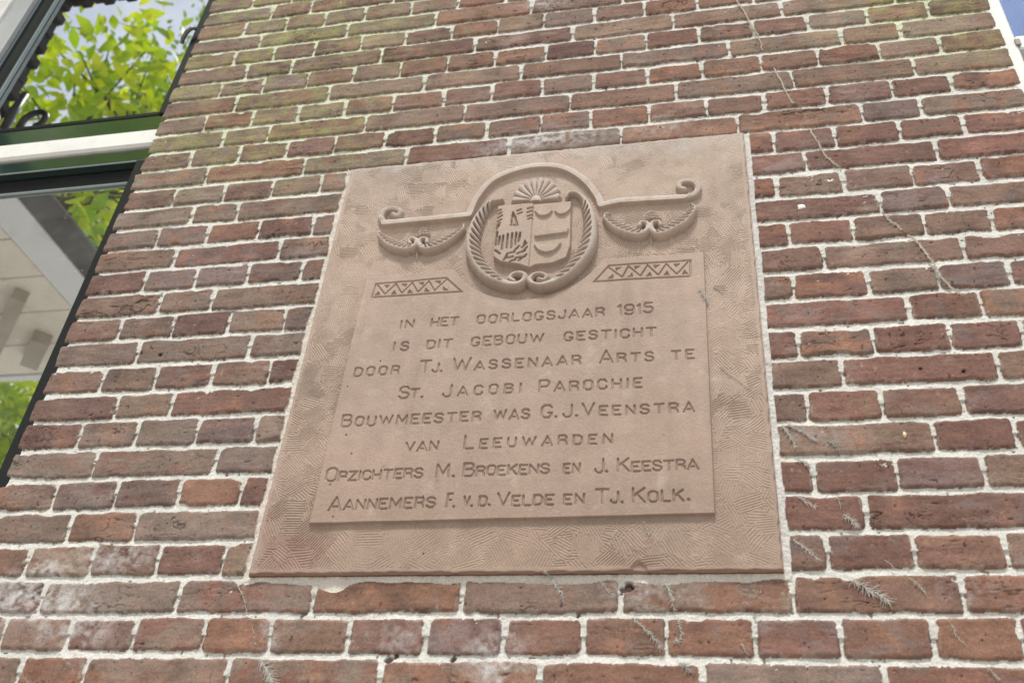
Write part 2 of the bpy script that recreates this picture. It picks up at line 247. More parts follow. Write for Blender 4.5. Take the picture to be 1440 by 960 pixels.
def tinted(name, grain_scale, lo, hi, bump, rough, bump_scale=None):
    """vertex tint times a fine grain, with a fine bump"""
    m, nt, p = nodes(name)
    a = nt.nodes.new("ShaderNodeAttribute"); a.attribute_name = "tint"
    n = noise_node(nt, grain_scale, 5.0, 0.7)
    r = nt.nodes.new("ShaderNodeMapRange")
    r.inputs["From Min"].default_value = 0.3; r.inputs["From Max"].default_value = 0.7
    r.inputs["To Min"].default_value = lo; r.inputs["To Max"].default_value = hi
    mul = nt.nodes.new("ShaderNodeMix"); mul.data_type = 'RGBA'; mul.blend_type = 'MULTIPLY'
    mul.inputs[0].default_value = 1.0
    nt.links.new(n.outputs["Fac"], r.inputs["Value"])
    nt.links.new(a.outputs["Color"], mul.inputs[6])
    nt.links.new(r.outputs["Result"], mul.inputs[7])
    nt.links.new(mul.outputs[2], p.inputs["Base Color"])
    p.inputs["Roughness"].default_value = rough
    p.inputs["Specular IOR Level"].default_value = 0.25
    b = nt.nodes.new("ShaderNodeBump")
    b.inputs["Strength"].default_value = bump
    b.inputs["Distance"].default_value = 0.001
    n2 = noise_node(nt, bump_scale or grain_scale, 4.0, 0.65)
    nt.links.new(n2.outputs["Fac"], b.inputs["Height"])
    nt.links.new(b.outputs["Normal"], p.inputs["Normal"])
    return m

def painted(name, rgb, rough=0.4, spec=0.5, var=0.12, scale=25.0, bump=0.05):
    m, nt, p = nodes(name)
    n = noise_node(nt, scale, 5.0, 0.6)
    r = nt.nodes.new("ShaderNodeMix"); r.data_type = 'RGBA'
    r.inputs[6].default_value = (*[c * (1 - var) for c in rgb], 1)
    r.inputs[7].default_value = (*[min(1, c * (1 + var)) for c in rgb], 1)
    nt.links.new(n.outputs["Fac"], r.inputs[0])
    g = noise_node(nt, 7.0, 8.0, 0.72)
    gm = nt.nodes.new("ShaderNodeMapRange"); gm.inputs["From Min"].default_value = 0.52; gm.inputs["From Max"].default_value = 0.78
    gm.inputs["To Min"].default_value = 0.0; gm.inputs["To Max"].default_value = 0.55
    gx = nt.nodes.new("ShaderNodeMix"); gx.data_type = 'RGBA'
    gx.inputs[7].default_value = (*[0.55 * c + 0.02 for c in rgb], 1)
    nt.links.new(g.outputs["Fac"], gm.inputs["Value"]); nt.links.new(gm.outputs["Result"], gx.inputs[0])
    nt.links.new(r.outputs[2], gx.inputs[6])
    nt.links.new(gx.outputs[2], p.inputs["Base Color"])
    p.inputs["Roughness"].default_value = rough
    p.inputs["Specular IOR Level"].default_value = spec
    b = nt.nodes.new("ShaderNodeBump"); b.inputs["Strength"].default_value = bump; b.inputs["Distance"].default_value = 0.002
    nt.links.new(n.outputs["Fac"], b.inputs["Height"]); nt.links.new(b.outputs["Normal"], p.inputs["Normal"])
    return m

def glass_mat(name, tint, refl, rough, bump=0.0, bscale=60.0, dusty=0.10):
    """coated window glass: part mirror, part dark tinted see-through"""
    m, nt, p = nodes(name)
    out = nt.nodes["Material Output"]
    nt.nodes.remove(p)
    g = nt.nodes.new("ShaderNodeBsdfGlossy"); g.inputs["Roughness"].default_value = rough
    g.inputs["Color"].default_value = (*tint, 1)
    t = nt.nodes.new("ShaderNodeBsdfTransparent"); t.inputs["Color"].default_value = (0.55, 0.6, 0.58, 1)
    lw = nt.nodes.new("ShaderNodeFresnel"); lw.inputs["IOR"].default_value = 1.5
    mr = nt.nodes.new("ShaderNodeMapRange"); mr.inputs["To Min"].default_value = refl; mr.inputs["To Max"].default_value = 1.0
    nt.links.new(lw.outputs[0], mr.inputs["Value"])
    mixs = nt.nodes.new("ShaderNodeMixShader")
    nt.links.new(mr.outputs["Result"], mixs.inputs[0]); nt.links.new(t.outputs[0], mixs.inputs[1]); nt.links.new(g.outputs[0], mixs.inputs[2])
    dust = nt.nodes.new("ShaderNodeBsdfDiffuse"); dust.inputs["Color"].default_value = (0.62, 0.60, 0.55, 1)
    dn = noise_node(nt, 9.0, 8.0, 0.75)
    dr = nt.nodes.new("ShaderNodeMapRange"); dr.inputs["From Min"].default_value = 0.35; dr.inputs["From Max"].default_value = 0.8
    dr.inputs["To Min"].default_value = dusty * 0.1; dr.inputs["To Max"].default_value = dusty
    nt.links.new(dn.outputs["Fac"], dr.inputs["Value"])
    sp = nt.nodes.new("ShaderNodeTexVoronoi"); sp.inputs["Scale"].default_value = 42.0
    tcs = nt.nodes.new("ShaderNodeTexCoord"); nt.links.new(tcs.outputs["Object"], sp.inputs["Vector"])
    sm = nt.nodes.new("ShaderNodeMapRange"); sm.inputs["From Min"].default_value = 0.10; sm.inputs["From Max"].default_value = 0.05
    sm.inputs["To Min"].default_value = 0.0; sm.inputs["To Max"].default_value = 0.4
    nt.links.new(sp.outputs["Distance"], sm.inputs["Value"])
    mxd = nt.nodes.new("ShaderNodeMath"); mxd.operation = 'MAXIMUM'
    nt.links.new(dr.outputs["Result"], mxd.inputs[0]); nt.links.new(sm.outputs["Result"], mxd.inputs[1])
    dm = nt.nodes.new("ShaderNodeMixShader")
    nt.links.new(mxd.outputs[0], dm.inputs[0]); nt.links.new(mixs.outputs[0], dm.inputs[1]); nt.links.new(dust.outputs[0], dm.inputs[2])
    nt.links.new(dm.outputs[0], out.inputs["Surface"])
    if bump > 0:
        n = noise_node(nt, bscale, 3.0, 0.6)
        b = nt.nodes.new("ShaderNodeBump"); b.inputs["Strength"].default_value = bump; b.inputs["Distance"].default_value = 0.002
        nt.links.new(n.outputs["Fac"], b.inputs["Height"]); nt.links.new(b.outputs["Normal"], g.inputs["Normal"])
    return m

def leaf_mat(name, c1, c2, trans):
    m, nt, p = nodes(name)
    out = nt.nodes["Material Output"]
    n = noise_node(nt, 2.6, 3.0, 0.6)
    oi = nt.nodes.new("ShaderNodeAttribute"); oi.attribute_name = "tint"
    mixc = nt.nodes.new("ShaderNodeMix"); mixc.data_type = 'RGBA'
    mixc.inputs[6].default_value = (*c1, 1); mixc.inputs[7].default_value = (*c2, 1)
    nt.links.new(oi.outputs["Fac"], mixc.inputs[0])
    nt.links.new(mixc.outputs[2], p.inputs["Base Color"])
    p.inputs["Roughness"].default_value = 0.45
    tr = nt.nodes.new("ShaderNodeBsdfTranslucent")
    br = nt.nodes.new("ShaderNodeMix"); br.data_type = 'RGBA'; br.blend_type = 'MULTIPLY'; br.inputs[0].default_value = 1.0
    br.inputs[7].default_value = (2.0, 1.9, 0.8, 1)
    nt.links.new(mixc.outputs[2], br.inputs[6]); nt.links.new(br.outputs[2], tr.inputs["Color"])
    ms = nt.nodes.new("ShaderNodeMixShader"); ms.inputs[0].default_value = trans
    nt.links.new(p.outputs[0], ms.inputs[1]); nt.links.new(tr.outputs[0], ms.inputs[2])
    nt.links.new(ms.outputs[0], out.inputs["Surface"])
    return m

M_BRICK = tinted("weathered_brick", 520.0, 0.70, 1.30, 1.0, 0.92, 380.0)
M_STONE = tinted("red_sandstone", 620.0, 0.86, 1.14, 0.5, 0.9, 600.0)
M_WHITE = painted("white_paint", (0.78, 0.76, 0.71), 0.35, 0.5, 0.05, 18.0)
M_GREY = painted("grey_paint", (0.42, 0.43, 0.42), 0.4, 0.5, 0.08, 18.0)
M_GREEN = painted("dark_green_gloss_paint", (0.012, 0.035, 0.028), 0.12, 0.6, 0.3, 60.0, 0.12)
M_GREEN.node_tree.nodes["Principled BSDF"].inputs["Coat Weight"].default_value = 1.0
M_GREEN.node_tree.nodes["Principled BSDF"].inputs["Coat IOR"].default_value = 2.1
M_GREEN.node_tree.nodes["Principled BSDF"].inputs["Coat Roughness"].default_value = 0.10
M_BLACK = painted("black_sash_and_gap_shade", (0.008, 0.009, 0.010), 0.35, 0.4, 0.2, 60.0)  # sash black, also the painted shade of the gap under the transom
M_BEAD = painted("pale_glazing_bead", (0.24, 0.28, 0.27), 0.3, 0.5, 0.1, 60.0)
M_METAL = painted("dull_metal", (0.13, 0.12, 0.10), 0.4, 0.6, 0.2, 80.0)
M_HINGE = painted("brown_hinge", (0.30, 0.26, 0.22), 0.5, 0.4, 0.2, 80.0)
M_DARK = painted("dark_room", (0.012, 0.012, 0.012), 0.9, 0.1, 0.2, 3.0)
M_TILE = painted("dark_roof_tile", (0.035, 0.032, 0.033), 0.7, 0.3, 0.3, 30.0)
M_SOFFIT = painted("beige_soffit_paint", (0.84, 0.79, 0.69), 0.6, 0.3, 0.06, 6.0)
M_SOFFIT_B = painted("brown_beam_paint", (0.42, 0.38, 0.31), 0.6, 0.3, 0.1, 8.0)
M_FASCIA = painted("grey_fascia_paint", (0.80, 0.82, 0.84), 0.5, 0.4, 0.08, 6.0)
M_GUTTER = painted("dark_gutter", (0.06, 0.058, 0.055), 0.4, 0.4, 0.3, 25.0)
M_GLASS = glass_mat("window_glass", (0.98, 1.0, 0.99), 0.88, 0.0, dusty=0.12)
M_GLASS_U = glass_mat("clean_window_glass", (0.94, 0.97, 1.0), 0.66, 0.0, dusty=0.04)
M_GLASS_B = glass_mat("obscured_glass", (0.40, 0.52, 0.80), 0.5, 0.20, 0.5, 240.0, dusty=0.02)
M_BARK = painted("bark", (0.10, 0.08, 0.06), 0.9, 0.2, 0.4, 20.0, 0.6)
M_LEAF = leaf_mat("leaf", (0.17, 0.29, 0.016), (0.40, 0.44, 0.035), 0.62)
M_LEAF_D = leaf_mat("leaf_dark", (0.07, 0.15, 0.015), (0.17, 0.27, 0.025), 0.55)
M_TWIG = painted("dried_twig", (0.50, 0.43, 0.34), 0.9, 0.2, 0.25, 150.0, 0.3)
M_ROOT = painted("dried_rootlet", (0.44, 0.41, 0.36), 0.9, 0.2, 0.2, 150.0, 0.3)
M_ROOT_D = painted("grey_rootlet", (0.30, 0.30, 0.26), 0.9, 0.2, 0.4, 300.0, 0.3)
M_SPLASH = painted("white_splash", (0.8, 0.8, 0.78), 0.8, 0.3, 0.05, 100.0)
M_PAVE = painted("paving", (0.42, 0.40, 0.37), 0.9, 0.2, 0.2, 1.5, 0.3)

# ------------------------------------------------------------------ the brick wall
def brick_rows():
    """bricks as (x0, x1, z0, z1, kind, row) in English cross bond, joints where they were measured"""
    out = []
    for v in range(-57, 37):
        head = v % 2 == 0
        ms = [x for x in D['rows'].get(str(v), [])]
        if head:
            grid = [HEADER * u for u in range(-11, 6)]
            reg = [g for g in grid if WALL_L + 0.05 < g < WALL_R - 0.03]
        elif v % 4 == 1:
            reg = [-1.066 + 0.224 * k + (0.003 * k * 0) for k in range(7)] + [0.3875]
        else:
            reg = [-1.066, -0.953] + [-0.728 + 0.2243 * k for k in range(6)]
        rg = np.random.default_rng(900 + v)
        js = list(ms)
        for g in reg:
            if all(abs(g - m) > 0.06 for m in ms) and WALL_L + 0.04 < g < WALL_R - 0.035:
                js.append(g + rg.normal(0, 0.0025))
        js = sorted(j for j in js if WALL_L + 0.03 < j < WALL_R - 0.03)
        zc = -COURSE * v
        xs = [WALL_L] + js + [WALL_R]
        for a, b in zip(xs[:-1], xs[1:]):
            jw = 0.0045 + rg.uniform(-0.0012, 0.0016)
            jw2 = 0.0045 + rg.uniform(-0.0012, 0.0016)
            x0 = a + (jw if a > WALL_L else rg.uniform(-0.002, 0.003))
            x1 = b - (jw2 if b < WALL_R else rg.uniform(-0.002, 0.003))
            out.append((x0, x1, zc - 0.0232 + rg.uniform(-0.0016, 0.0016), zc + 0.0232 + rg.uniform(-0.0016, 0.0016), head, v))
    return out

BRICKS = brick_rows()
SLAB = dict(xl0=-0.7308, xl1=-0.7263, xr0=0.0498, xr1=0.0622, z0=-0.0306, z1=0.8483)

PAL = {'red': lin(130, 92, 80), 'dark': lin(112, 82, 75), 'grey': lin(134, 119, 106), 'purple': lin(125, 108, 103),
       'orange': lin(146, 106, 84), 'tan': lin(150, 132, 110), 'olive': lin(140, 131, 99), 'brown': lin(130, 106, 90)}

def brick_colour(xc, zc, head, rg):
    lf = sstep(-0.4, -1.0, xc)          # far left part of the wall
    top = sstep(0.75, 1.25, zc)
    low = sstep(0.15, -0.1, zc)
    rt = sstep(-0.1, 0.15, xc) * (1 - top)
    w = dict(red=1.0, dark=0.4, grey=0.7, purple=0.35, orange=0.35, tan=0.1, olive=0.0, brown=0.9)
    if head:
        w['red'] += 1.0; w['dark'] += 0.5
    else:
        w['grey'] += 0.9; w['brown'] += 0.8
    w['purple'] += 1.2 * lf * (1 - low); w['grey'] += 0.9 * lf * (1 - low); w['red'] *= 1 - 0.55 * lf * (1 - low)
    w['orange'] += 2.2 * low; w['brown'] += 0.6 * low; w['purple'] *= 1 - 0.5 * low
    w['dark'] += 0.9 * rt; w['red'] += 1.2 * rt
    w['tan'] += 0.7 * top; w['brown'] += 0.8 * top; w['orange'] += 0.2 * top
    w['olive'] += 0.9 * top * sstep(-0.45, -0.9, xc) + 2.0 * sstep(1.0, 1.2, zc) * sstep(0.3, 0.45, xc)
    ks = list(w); p = np.array([max(0, w[k]) for k in ks]); p /= p.sum()
    a, b = rg.choice(len(ks), 2, p=p)
    t = rg.uniform(0.1, 0.5)
    col = PAL[ks[a]] * (1 - t) + PAL[ks[b]] * t
    mean = lin(127, 98, 86) * (1 - 0.7 * lf) + lin(129, 110, 101) * 0.7 * lf
    col = col * 0.66 + mean * 0.34
    col = col * 0.94 + float(col.mean()) * 0.06
    return col * rg.uniform(0.80, 0.98)

def wall_field(xs, zs, fine=True):
    nx, nz = len(xs), len(zs)
    X, Z = np.meshgrid(xs.astype(np.float64), zs.astype(np.float64))
    dx, dz = xs[1] - xs[0], zs[1] - zs[0]
    w1 = vn(X, Z, 0.034, 1) * 0.0014 + vn(X, Z, 0.011, 2) * 0.0009 + vn(X, Z, 0.004, 3) * 0.0005
    w2 = vn(X, Z, 0.040, 4) * 0.0017 + vn(X, Z, 0.012, 5) * 0.0010 + vn(X, Z, 0.004, 6) * 0.0005
    XW, ZW = X + w1, Z + w2
    # mortar: weathered joint, leaning out towards the bottom of each bed
    ph = (Z / COURSE + 0.5) % 1.0                      # 0 at bed centre going up
    ph = np.where(ph > 0.5, ph - 1, ph)                # -0.5 .. 0.5 around the bed
    slope = np.clip(ph * COURSE / 0.0065, -1, 1)       # +1 just under the upper brick, -1 above the lower brick
    mort = -0.0040 - 0.0013 * slope + 0.0009 * fbm(X, Z, 0.012, 30, 3) + 0.0006 * vn(X, Z, 0.0035, 31) + 0.0008 * vn(X, Z, 0.05, 32)
    pits = vn(X, Z, 0.007, 33)
    mort -= 0.002 * sstep(0.78, 0.95, pits)
    H = mort.copy()
    isb = np.zeros((nz, nx), dtype=np.float32)
    mcol = lin(200, 197, 188)
    grn = sstep(0.62, 1.15, Z) * sstep(-0.35, -0.85, X) + 1.5 * sstep(0.88, 1.2, Z) * sstep(0.15, 0.5, X)
    C = np.empty((nz, nx, 3), dtype=np.float32)
    mv = (1 + 0.10 * fbm(X, Z, 0.05, 40, 3) + 0.06 * vn(X, Z, 0.004, 41))[..., None]
    C[:] = mcol * mv
    C *= (1 - np.clip(grn, 0, 1)[..., None] * 0.5 * (1 - np.array([0.93, 1.0, 0.80], dtype=np.float32)) * 2)
    C[pits > 0.86] *= 0.45
    n_blot = fbm(X, Z, 0.045, 50, 3)
    n_strk = fbm(X * 0.22, Z, 0.010, 51, 3)
    n_fine = vn(X, Z, 0.0045, 52)
    n_pit = vn(X, Z, 0.0055, 53)
    n_cr = fbm(X * 0.30 + 0.02 * vn(X, Z, 0.03, 57), Z + 0.006 * vn(X, Z, 0.02, 58), 0.016, 54, 3)
    n_crm = fbm(X, Z, 0.05, 55, 2)
    n_und = fbm(X, Z, 0.05, 56, 2)
    n_white = fbm(X, Z, 0.009, 59, 3)
    n_warm = fbm(X, Z, 0.035, 60, 2)
    n_chip = vn(X, Z, 0.018, 61)
    n_chip2 = vn(X, Z, 0.022, 63)
    fade = fbm(X, Z, 0.022, 62, 3)
    n_mix = fbm(X * 0.5, Z, 0.018, 64, 3)
    n_speck = vn(X, Z, 0.0026, 65)
    for bi, (x0, x1, z0, z1, head, v) in enumerate(BRICKS):
        i0 = np.searchsorted(xs, x0 - 0.012); i1 = np.searchsorted(xs, x1 + 0.012)
        j0 = np.searchsorted(zs, z0 - 0.012); j1 = np.searchsorted(zs, z1 + 0.012)
        if i1 - i0 < 2 or j1 - j0 < 2: continue
        s = (slice(j0, j1), slice(i0, i1))
        rg = np.random.default_rng(5000 + bi)
        xw, zw = XW[s], ZW[s]
        xc, zc = (x0 + x1) / 2, (z0 + z1) / 2
        skew = rg.normal(0, 0.012)
        zw = zw - (xw - xc) * rg.normal(0, 0.006)
        xw = xw - (zw - zc) * skew
        hx, hz = (x1 - x0) / 2, (z1 - z0) / 2
        r = rg.uniform(0.003, 0.007)
        chip = rg.uniform(0.0, 0.003) if rg.random() < 0.4 else 0.0006
        qx = np.abs(xw - xc) - hx + r + chip * np.clip(n_chip[s] - 0.35, 0, 1) * 2.2
        chz = rg.uniform(0.001, 0.005) if rg.random() < 0.3 else 0.0006
        qz = np.abs(zw - zc) - hz + r + chz * np.clip(n_chip2[s] - 0.25, 0, 1) * 2.0
        d = np.hypot(np.maximum(qx, 0), np.maximum(qz, 0)) + np.minimum(np.maximum(qx, qz), 0) - r
        face = np.clip(rg.normal(0.0004, 0.0007), -0.0008, 0.002) + (xw - xc) * rg.normal(0, 0.004) + (zw - zc) * rg.normal(0, 0.02)
        crs = rg.uniform(0.3, 1.0)
        crack = np.exp(-(n_cr[s] / 0.055) ** 2) * sstep(0.35, 0.75, n_crm[s] + 0.28 * rg.normal()) * crs
        surf = face + 0.0007 * n_und[s] + 0.0005 * n_strk[s] + 0.00028 * n_fine[s] - 0.0022 * crack - 0.0016 * sstep(0.80, 0.97, n_pit[s])
        rr = rg.uniform(0.0028, 0.005)
        e = np.clip((d + rr) / rr, 0, 1)
        hb = surf - 0.0013 * e * e - np.clip(d, 0, 1) * 1.8
        up = hb > H[s]
        Hs = H[s]; Hs[up] = hb[up]; H[s] = Hs
        base = brick_colour(xc, zc, head, rg)
        tone = 1 + 0.20 * n_blot[s] * rg.uniform(0.5, 1.5) + 0.13 * n_strk[s] + 0.09 * n_fine[s] + 0.10 * n_speck[s]
        other = PAL[('brown', 'red', 'grey', 'dark', 'orange', 'purple')[int(rg.integers(6))]]
        k2 = np.clip(0.8 * n_mix[s] + rg.uniform(-0.25, 0.25), 0, 0.7)[..., None]
        c = (base * (1 - k2) + other * k2) * tone[..., None]
        # fired-orange and sooty zones of a hand-made brick
        wz = np.clip(n_warm[s] - rg.uniform(0.1, 0.9), 0, 1)[..., None] * 0.6
        c = c * (1 - wz) + PAL['orange'] * tone[..., None] * wz
        cz = np.clip(fade[s] - rg.uniform(0.1, 0.9), 0, 1)[..., None] * 0.6
        c = c * (1 - cz) + lin(112, 104, 100) * cz
        c = c * (1 - 0.62 * crack[..., None])
        c[n_pit[s] > 0.88] *= 0.5
        # moss film in the upper corners
        g = np.clip(0.8 * grn[s] * (0.40 + 0.6 * fade[s] + 0.35 * n_strk[s]) * rg.uniform(0.3, 1.15), 0, 0.85)[..., None]
        c = c * (1 - g) + lin(138, 136, 84) * tone[..., None] * g
        # lime film and mortar smear at the arris
        sm = np.clip(sstep(-0.003, -0.0002, d) * (0.05 + 0.6 * n_white[s]), 0, 0.35)[..., None]
        c = c * (1 - sm) + lin(176, 164, 148) * sm
        wb = np.clip(n_white[s] * 1.2 - rg.uniform(0.8, 1.6), 0, 0.35)[..., None]
        c = c * (1 - wb) + lin(170, 158, 148) * wb
        Cs = C[s]; Cs[up] = c[up]; C[s] = Cs
        ib = isb[s]; ib[up] = 1; isb[s] = ib
    # mortar fillet round the stone
    zt = np.clip((Z - SLAB['z0']) / (SLAB['z1'] - SLAB['z0']), 0, 1)
    xl = SLAB['xl0'] + (SLAB['xl1'] - SLAB['xl0']) * zt; xr = SLAB['xr0'] + (SLAB['xr1'] - SLAB['xr0']) * zt
    dl = xl - X; dr = X - xr; db = SLAB['z0'] - Z; dt = Z - SLAB['z1']
    ds = np.maximum(np.maximum(dl, dr), np.maximum(db, dt))
    wl = np.where(dr > np.maximum(dl, db), 0.0105 + 0.0018 * vn(X, Z, 0.03, 70),
         np.where(dl > db, 0.0115 + 0.0050 * fbm(X, Z, 0.03, 71, 3), 0.0105 + 0.0045 * fbm(X, Z, 0.06, 72, 3)))
    wl = np.where(dt > np.maximum(dl, dr), 0.0035 + 0.002 * vn(X, Z, 0.03, 73), wl)
    # a patch of mortar runs over the brick under the stone's left part
    wl = wl + 0.013 * np.exp(-((X + 0.592) / 0.024) ** 2) * (db > 0)
    fil = (ds < wl) & (ds > -0.02)
    fh = -0.0005 - 0.0022 * np.clip(ds / 0.016, 0, 1) + 0.0009 * fbm(X, Z, 0.010, 74, 3) + 0.0005 * vn(X, Z, 0.003, 75)
    H = np.where(fil, fh, H)
    fc = np.where((dr > np.maximum(dl, db))[..., None], lin(198, 194, 187), lin(202, 193, 181)).astype(np.float32) * mv
    C = np.where(fil[..., None], fc, C)
    isb = np.where(fil, 0, isb)
    H = np.where(ds < -0.006, -0.03, H)
    # lime bloom and cobweb
    for ex, ez, rx, rz, a in D['eff']:
        q = np.exp(-(((X - ex) / rx) ** 2 + ((Z - ez) / rz) ** 2)) * a
        k = np.clip(q * (0.55 + 0.75 * n_white + 0.35 * fade), 0, 0.85)[..., None]
        C = C * (1 - k) + lin(196, 192, 188) * k
    for hx_, hz_, hr in D['holes']:
        q = np.hypot(X - hx_, Z - hz_) + 0.002 * n_fine
        k = sstep(hr, hr * 0.4, q)
        H -= 0.008 * k
        C *= (1 - 0.85 * k[..., None])
    keep = np.where(isb > 0.5, True, (X > WALL_L + 0.009 + 0.003 * n_chip) & (X < WALL_R - 0.008)) & (X > WALL_L - 0.006) & (X < WALL_R + 0.006)
    return X, Z, H, np.clip(C, 0.003, 0.9), keep

def field_mesh(xs, zs):
    X, Z, H, C, keep = wall_field(xs, zs)
    nz, nx = X.shape
    co = np.stack([X, -H, Z], -1).reshape(-1, 3)
    idx = np.arange(nz * nx).reshape(nz, nx)
    ok = keep[:-1, :-1] & keep[1:, :-1] & keep[:-1, 1:] & keep[1:, 1:]
    q = np.stack([idx[:-1, :-1][ok], idx[:-1, 1:][ok], idx[1:, 1:][ok], idx[1:, :-1][ok]], -1)
    return co, q, C.reshape(-1, 3)

STEP = 0.0013
bands = [(WALL_L - 0.006, WALL_R + 0.006, -0.34, 1.80, STEP), (WALL_L - 0.006, WALL_R + 0.006, Z_GROUND, -0.338, 0.004), (WALL_L - 0.006, WALL_R + 0.006, 1.798, 3.2, 0.004)]
cos, qs, cs, off = [], [], [], 0
for x0, x1, z0, z1, st in bands:
    xs = np.linspace(x0, x1, int(round((x1 - x0) / st)) + 1); zs = np.linspace(z0, z1, int(round((z1 - z0) / st)) + 1)
    co, q, c = field_mesh(xs, zs)
    cos.append(co); qs.append(q + off); cs.append(c); off += len(co)
co = np.concatenate(cos); q = np.concatenate(qs); c = np.concatenate(cs)
used = np.zeros(len(co), dtype=bool); used[q.ravel()] = True
remap = np.cumsum(used) - 1
wall_ob = link("brick_wall", np_mesh("brick_wall", co[used], remap[q], c[used]), M_BRICK)
tag(wall_ob, "weathered brick pier between the two windows, pale mortar joints, carved stone set in it", "wall")

def brick_node_mat():
    m, nt, p = nodes("side_brick")
    t = nt.nodes.new("ShaderNodeTexCoord"); mp = nt.nodes.new("ShaderNodeMapping")
    mp.inputs["Rotation"].default_value = (math.radians(90), 0, 0)
    b = nt.nodes.new("ShaderNodeTexBrick")
    b.inputs["Scale"].default_value = 1.0
    b.inputs["Brick Width"].default_value = 0.224; b.inputs["Row Height"].default_value = COURSE; b.inputs["Mortar Size"].default_value = 0.006
    b.inputs["Color1"].default_value = (*[float(x) for x in PAL['red']], 1); b.inputs["Color2"].default_value = (*[float(x) for x in PAL['grey']], 1)
    b.inputs["Mortar"].default_value = (0.6, 0.57, 0.5, 1)
    nt.links.new(t.outputs["Object"], mp.inputs["Vector"]); nt.links.new(mp.outputs["Vector"], b.inputs["Vector"])
    nt.links.new(b.outputs["Color"], p.inputs["Base Color"]); p.inputs["Roughness"].default_value = 0.9
    return m
M_SIDE = brick_node_mat()
core = MB().box(WALL_L + 0.014, WALL_R - 0.013, 0.010, 0.30, Z_GROUND, 3.2).build("wall_core", M_SIDE, wall_ob)

# ------------------------------------------------------------------ the carved stone
ST = 0.0007
NX = int(0.787 / ST) + 1
NZ = int((SLAB['z1'] - SLAB['z0']) / ST) + 1
sv = np.linspace(0, 1, NX)[None, :]; tv = np.linspace(0, 1, NZ)[:, None]
XL = SLAB['xl0'] + (SLAB['xl1'] - SLAB['xl0']) * tv; XR = SLAB['xr0'] + (SLAB['xr1'] - SLAB['xr0']) * tv
GX = XL + (XR - XL) * sv
GZ = (SLAB['z0'] + (SLAB['z1'] - SLAB['z0']) * tv) + 0 * sv
HM = np.zeros((NZ, NX))            # height over the tooled ground, metres
PID = np.zeros((NZ, NX), dtype=np.int16)
PARTS = {0: 'slab'}

def win(pts, m):
    a = np.array(pts); x0, z0 = a.min(0) - m; x1, z1 = a.max(0) + m
    i0 = max(0, int((x0 - SLAB['xl1']) / ST) - 2); i1 = min(NX, int((x1 - SLAB['xl0']) / ST * 1.01) + 20)
    j0 = max(0, int((z0 - SLAB['z0']) / ST) - 2); j1 = min(NZ, int((z1 - SLAB['z0']) / ST) + 4)
    return (slice(j0, j1), slice(i0, i1))

def seg_dist(px, pz, pts):
    """distance, arc length, side (+ left of travel) to a polyline"""
    best = np.full(px.shape, 1e9); arc = np.zeros(px.shape); side = np.zeros(px.shape); L = 0.0
    for (ax, az), (bx, bz) in zip(pts[:-1], pts[1:]):
        dx, dz = bx - ax, bz - az; l2 = dx * dx + dz * dz + 1e-12
        t = np.clip(((px - ax) * dx + (pz - az) * dz) / l2, 0, 1)
        ex, ez = px - ax - t * dx, pz - az - t * dz
        dd = np.hypot(ex, ez); m = dd < best
        best = np.where(m, dd, best); arc = np.where(m, L + t * math.sqrt(l2), arc)
        side = np.where(m, np.sign(dx * ez - dz * ex), side); L += math.sqrt(l2)
    return best, arc, side, L

def poly_sd(px, pz, pts):
    d, _, _, _ = seg_dist(px, pz, list(pts) + [pts[0]])
    ins = np.zeros(px.shape, dtype=bool)
    n = len(pts)
    for i in range(n):
        ax, az = pts[i]; bx, bz = pts[(i + 1) % n]
        c = ((az > pz) != (bz > pz)) & (px < (bx - ax) * (pz - az) / (bz - az + 1e-12) + ax)
        ins ^= c
    return np.where(ins, -d, d)

def smooth_path(p, n=8):
    """Catmull-Rom through measured points"""
    P = [np.array(q) for q in p]; P = [2 * P[0] - P[1]] + P + [2 * P[-1] - P[-2]]
    out = []
    for i in range(1, len(P) - 2):
        for k in range(n):
            t = k / n
            out.append(0.5 * (2 * P[i] + (P[i + 1] - P[i - 1]) * t + (2 * P[i - 1] - 5 * P[i] + 4 * P[i + 1] - P[i + 2]) * t * t + (3 * P[i] - P[i - 1] - 3 * P[i + 1] + P[i + 2]) * t ** 3))
    out.append(P[-2])
    return [tuple(q) for q in out]

def put(s, h, pid, thr=0.0004):
    cur = HM[s]; m = h > cur + 1e-6
    cur[m] = h[m]; HM[s] = cur
    g = PID[s]; g[m & (h > thr)] = pid; PID[s] = g

# tooling: short parallel chisel strokes in patches of changing direction
TOOL = np.zeros((NZ, NX))
rg = np.random.default_rng(77)
cells = []
y = SLAB['z0'] - 0.01
while y < SLAB['z1'] + 0.02:
    x = SLAB['xl0'] - 0.02
    while x < 0.085:
        cells.append((x + rg.uniform(-0.008, 0.008), y + rg.uniform(-0.008, 0.008)))
        x += 0.0225
    y += 0.021
rg.shuffle(cells)
for cx, cz in cells:
    a = rg.choice([0, 25, 45, 65, 90, 115, 135, 155]) + rg.uniform(-9, 9)
    a = math.radians(a); ca, sa = math.cos(a), math.sin(a)
    hl, hw = rg.uniform(0.013, 0.021), rg.uniform(0.011, 0.017)
    s = win([(cx, cz)], 0.028)
    if s[0].stop - s[0].start < 3 or s[1].stop - s[1].start < 3: continue
    dx, dz = GX[s] - cx, GZ[s] - cz
    u = dx * ca + dz * sa; w = -dx * sa + dz * ca
    pitch = rg.uniform(0.0036, 0.0046)
    inside = (np.abs(w) < hw) & (np.abs(u) < hl + 0.004 * np.sin(w * 900 + cx * 400))
    wave = 0.5 + 0.5 * np.cos(2 * math.pi * w / pitch + 0.4 * np.sin(u * 160))
    groove = -0.00135 * rg.uniform(0.65, 1.15) * wave ** 1.5
    t = TOOL[s]; t[inside] = groove[inside]; TOOL[s] = t
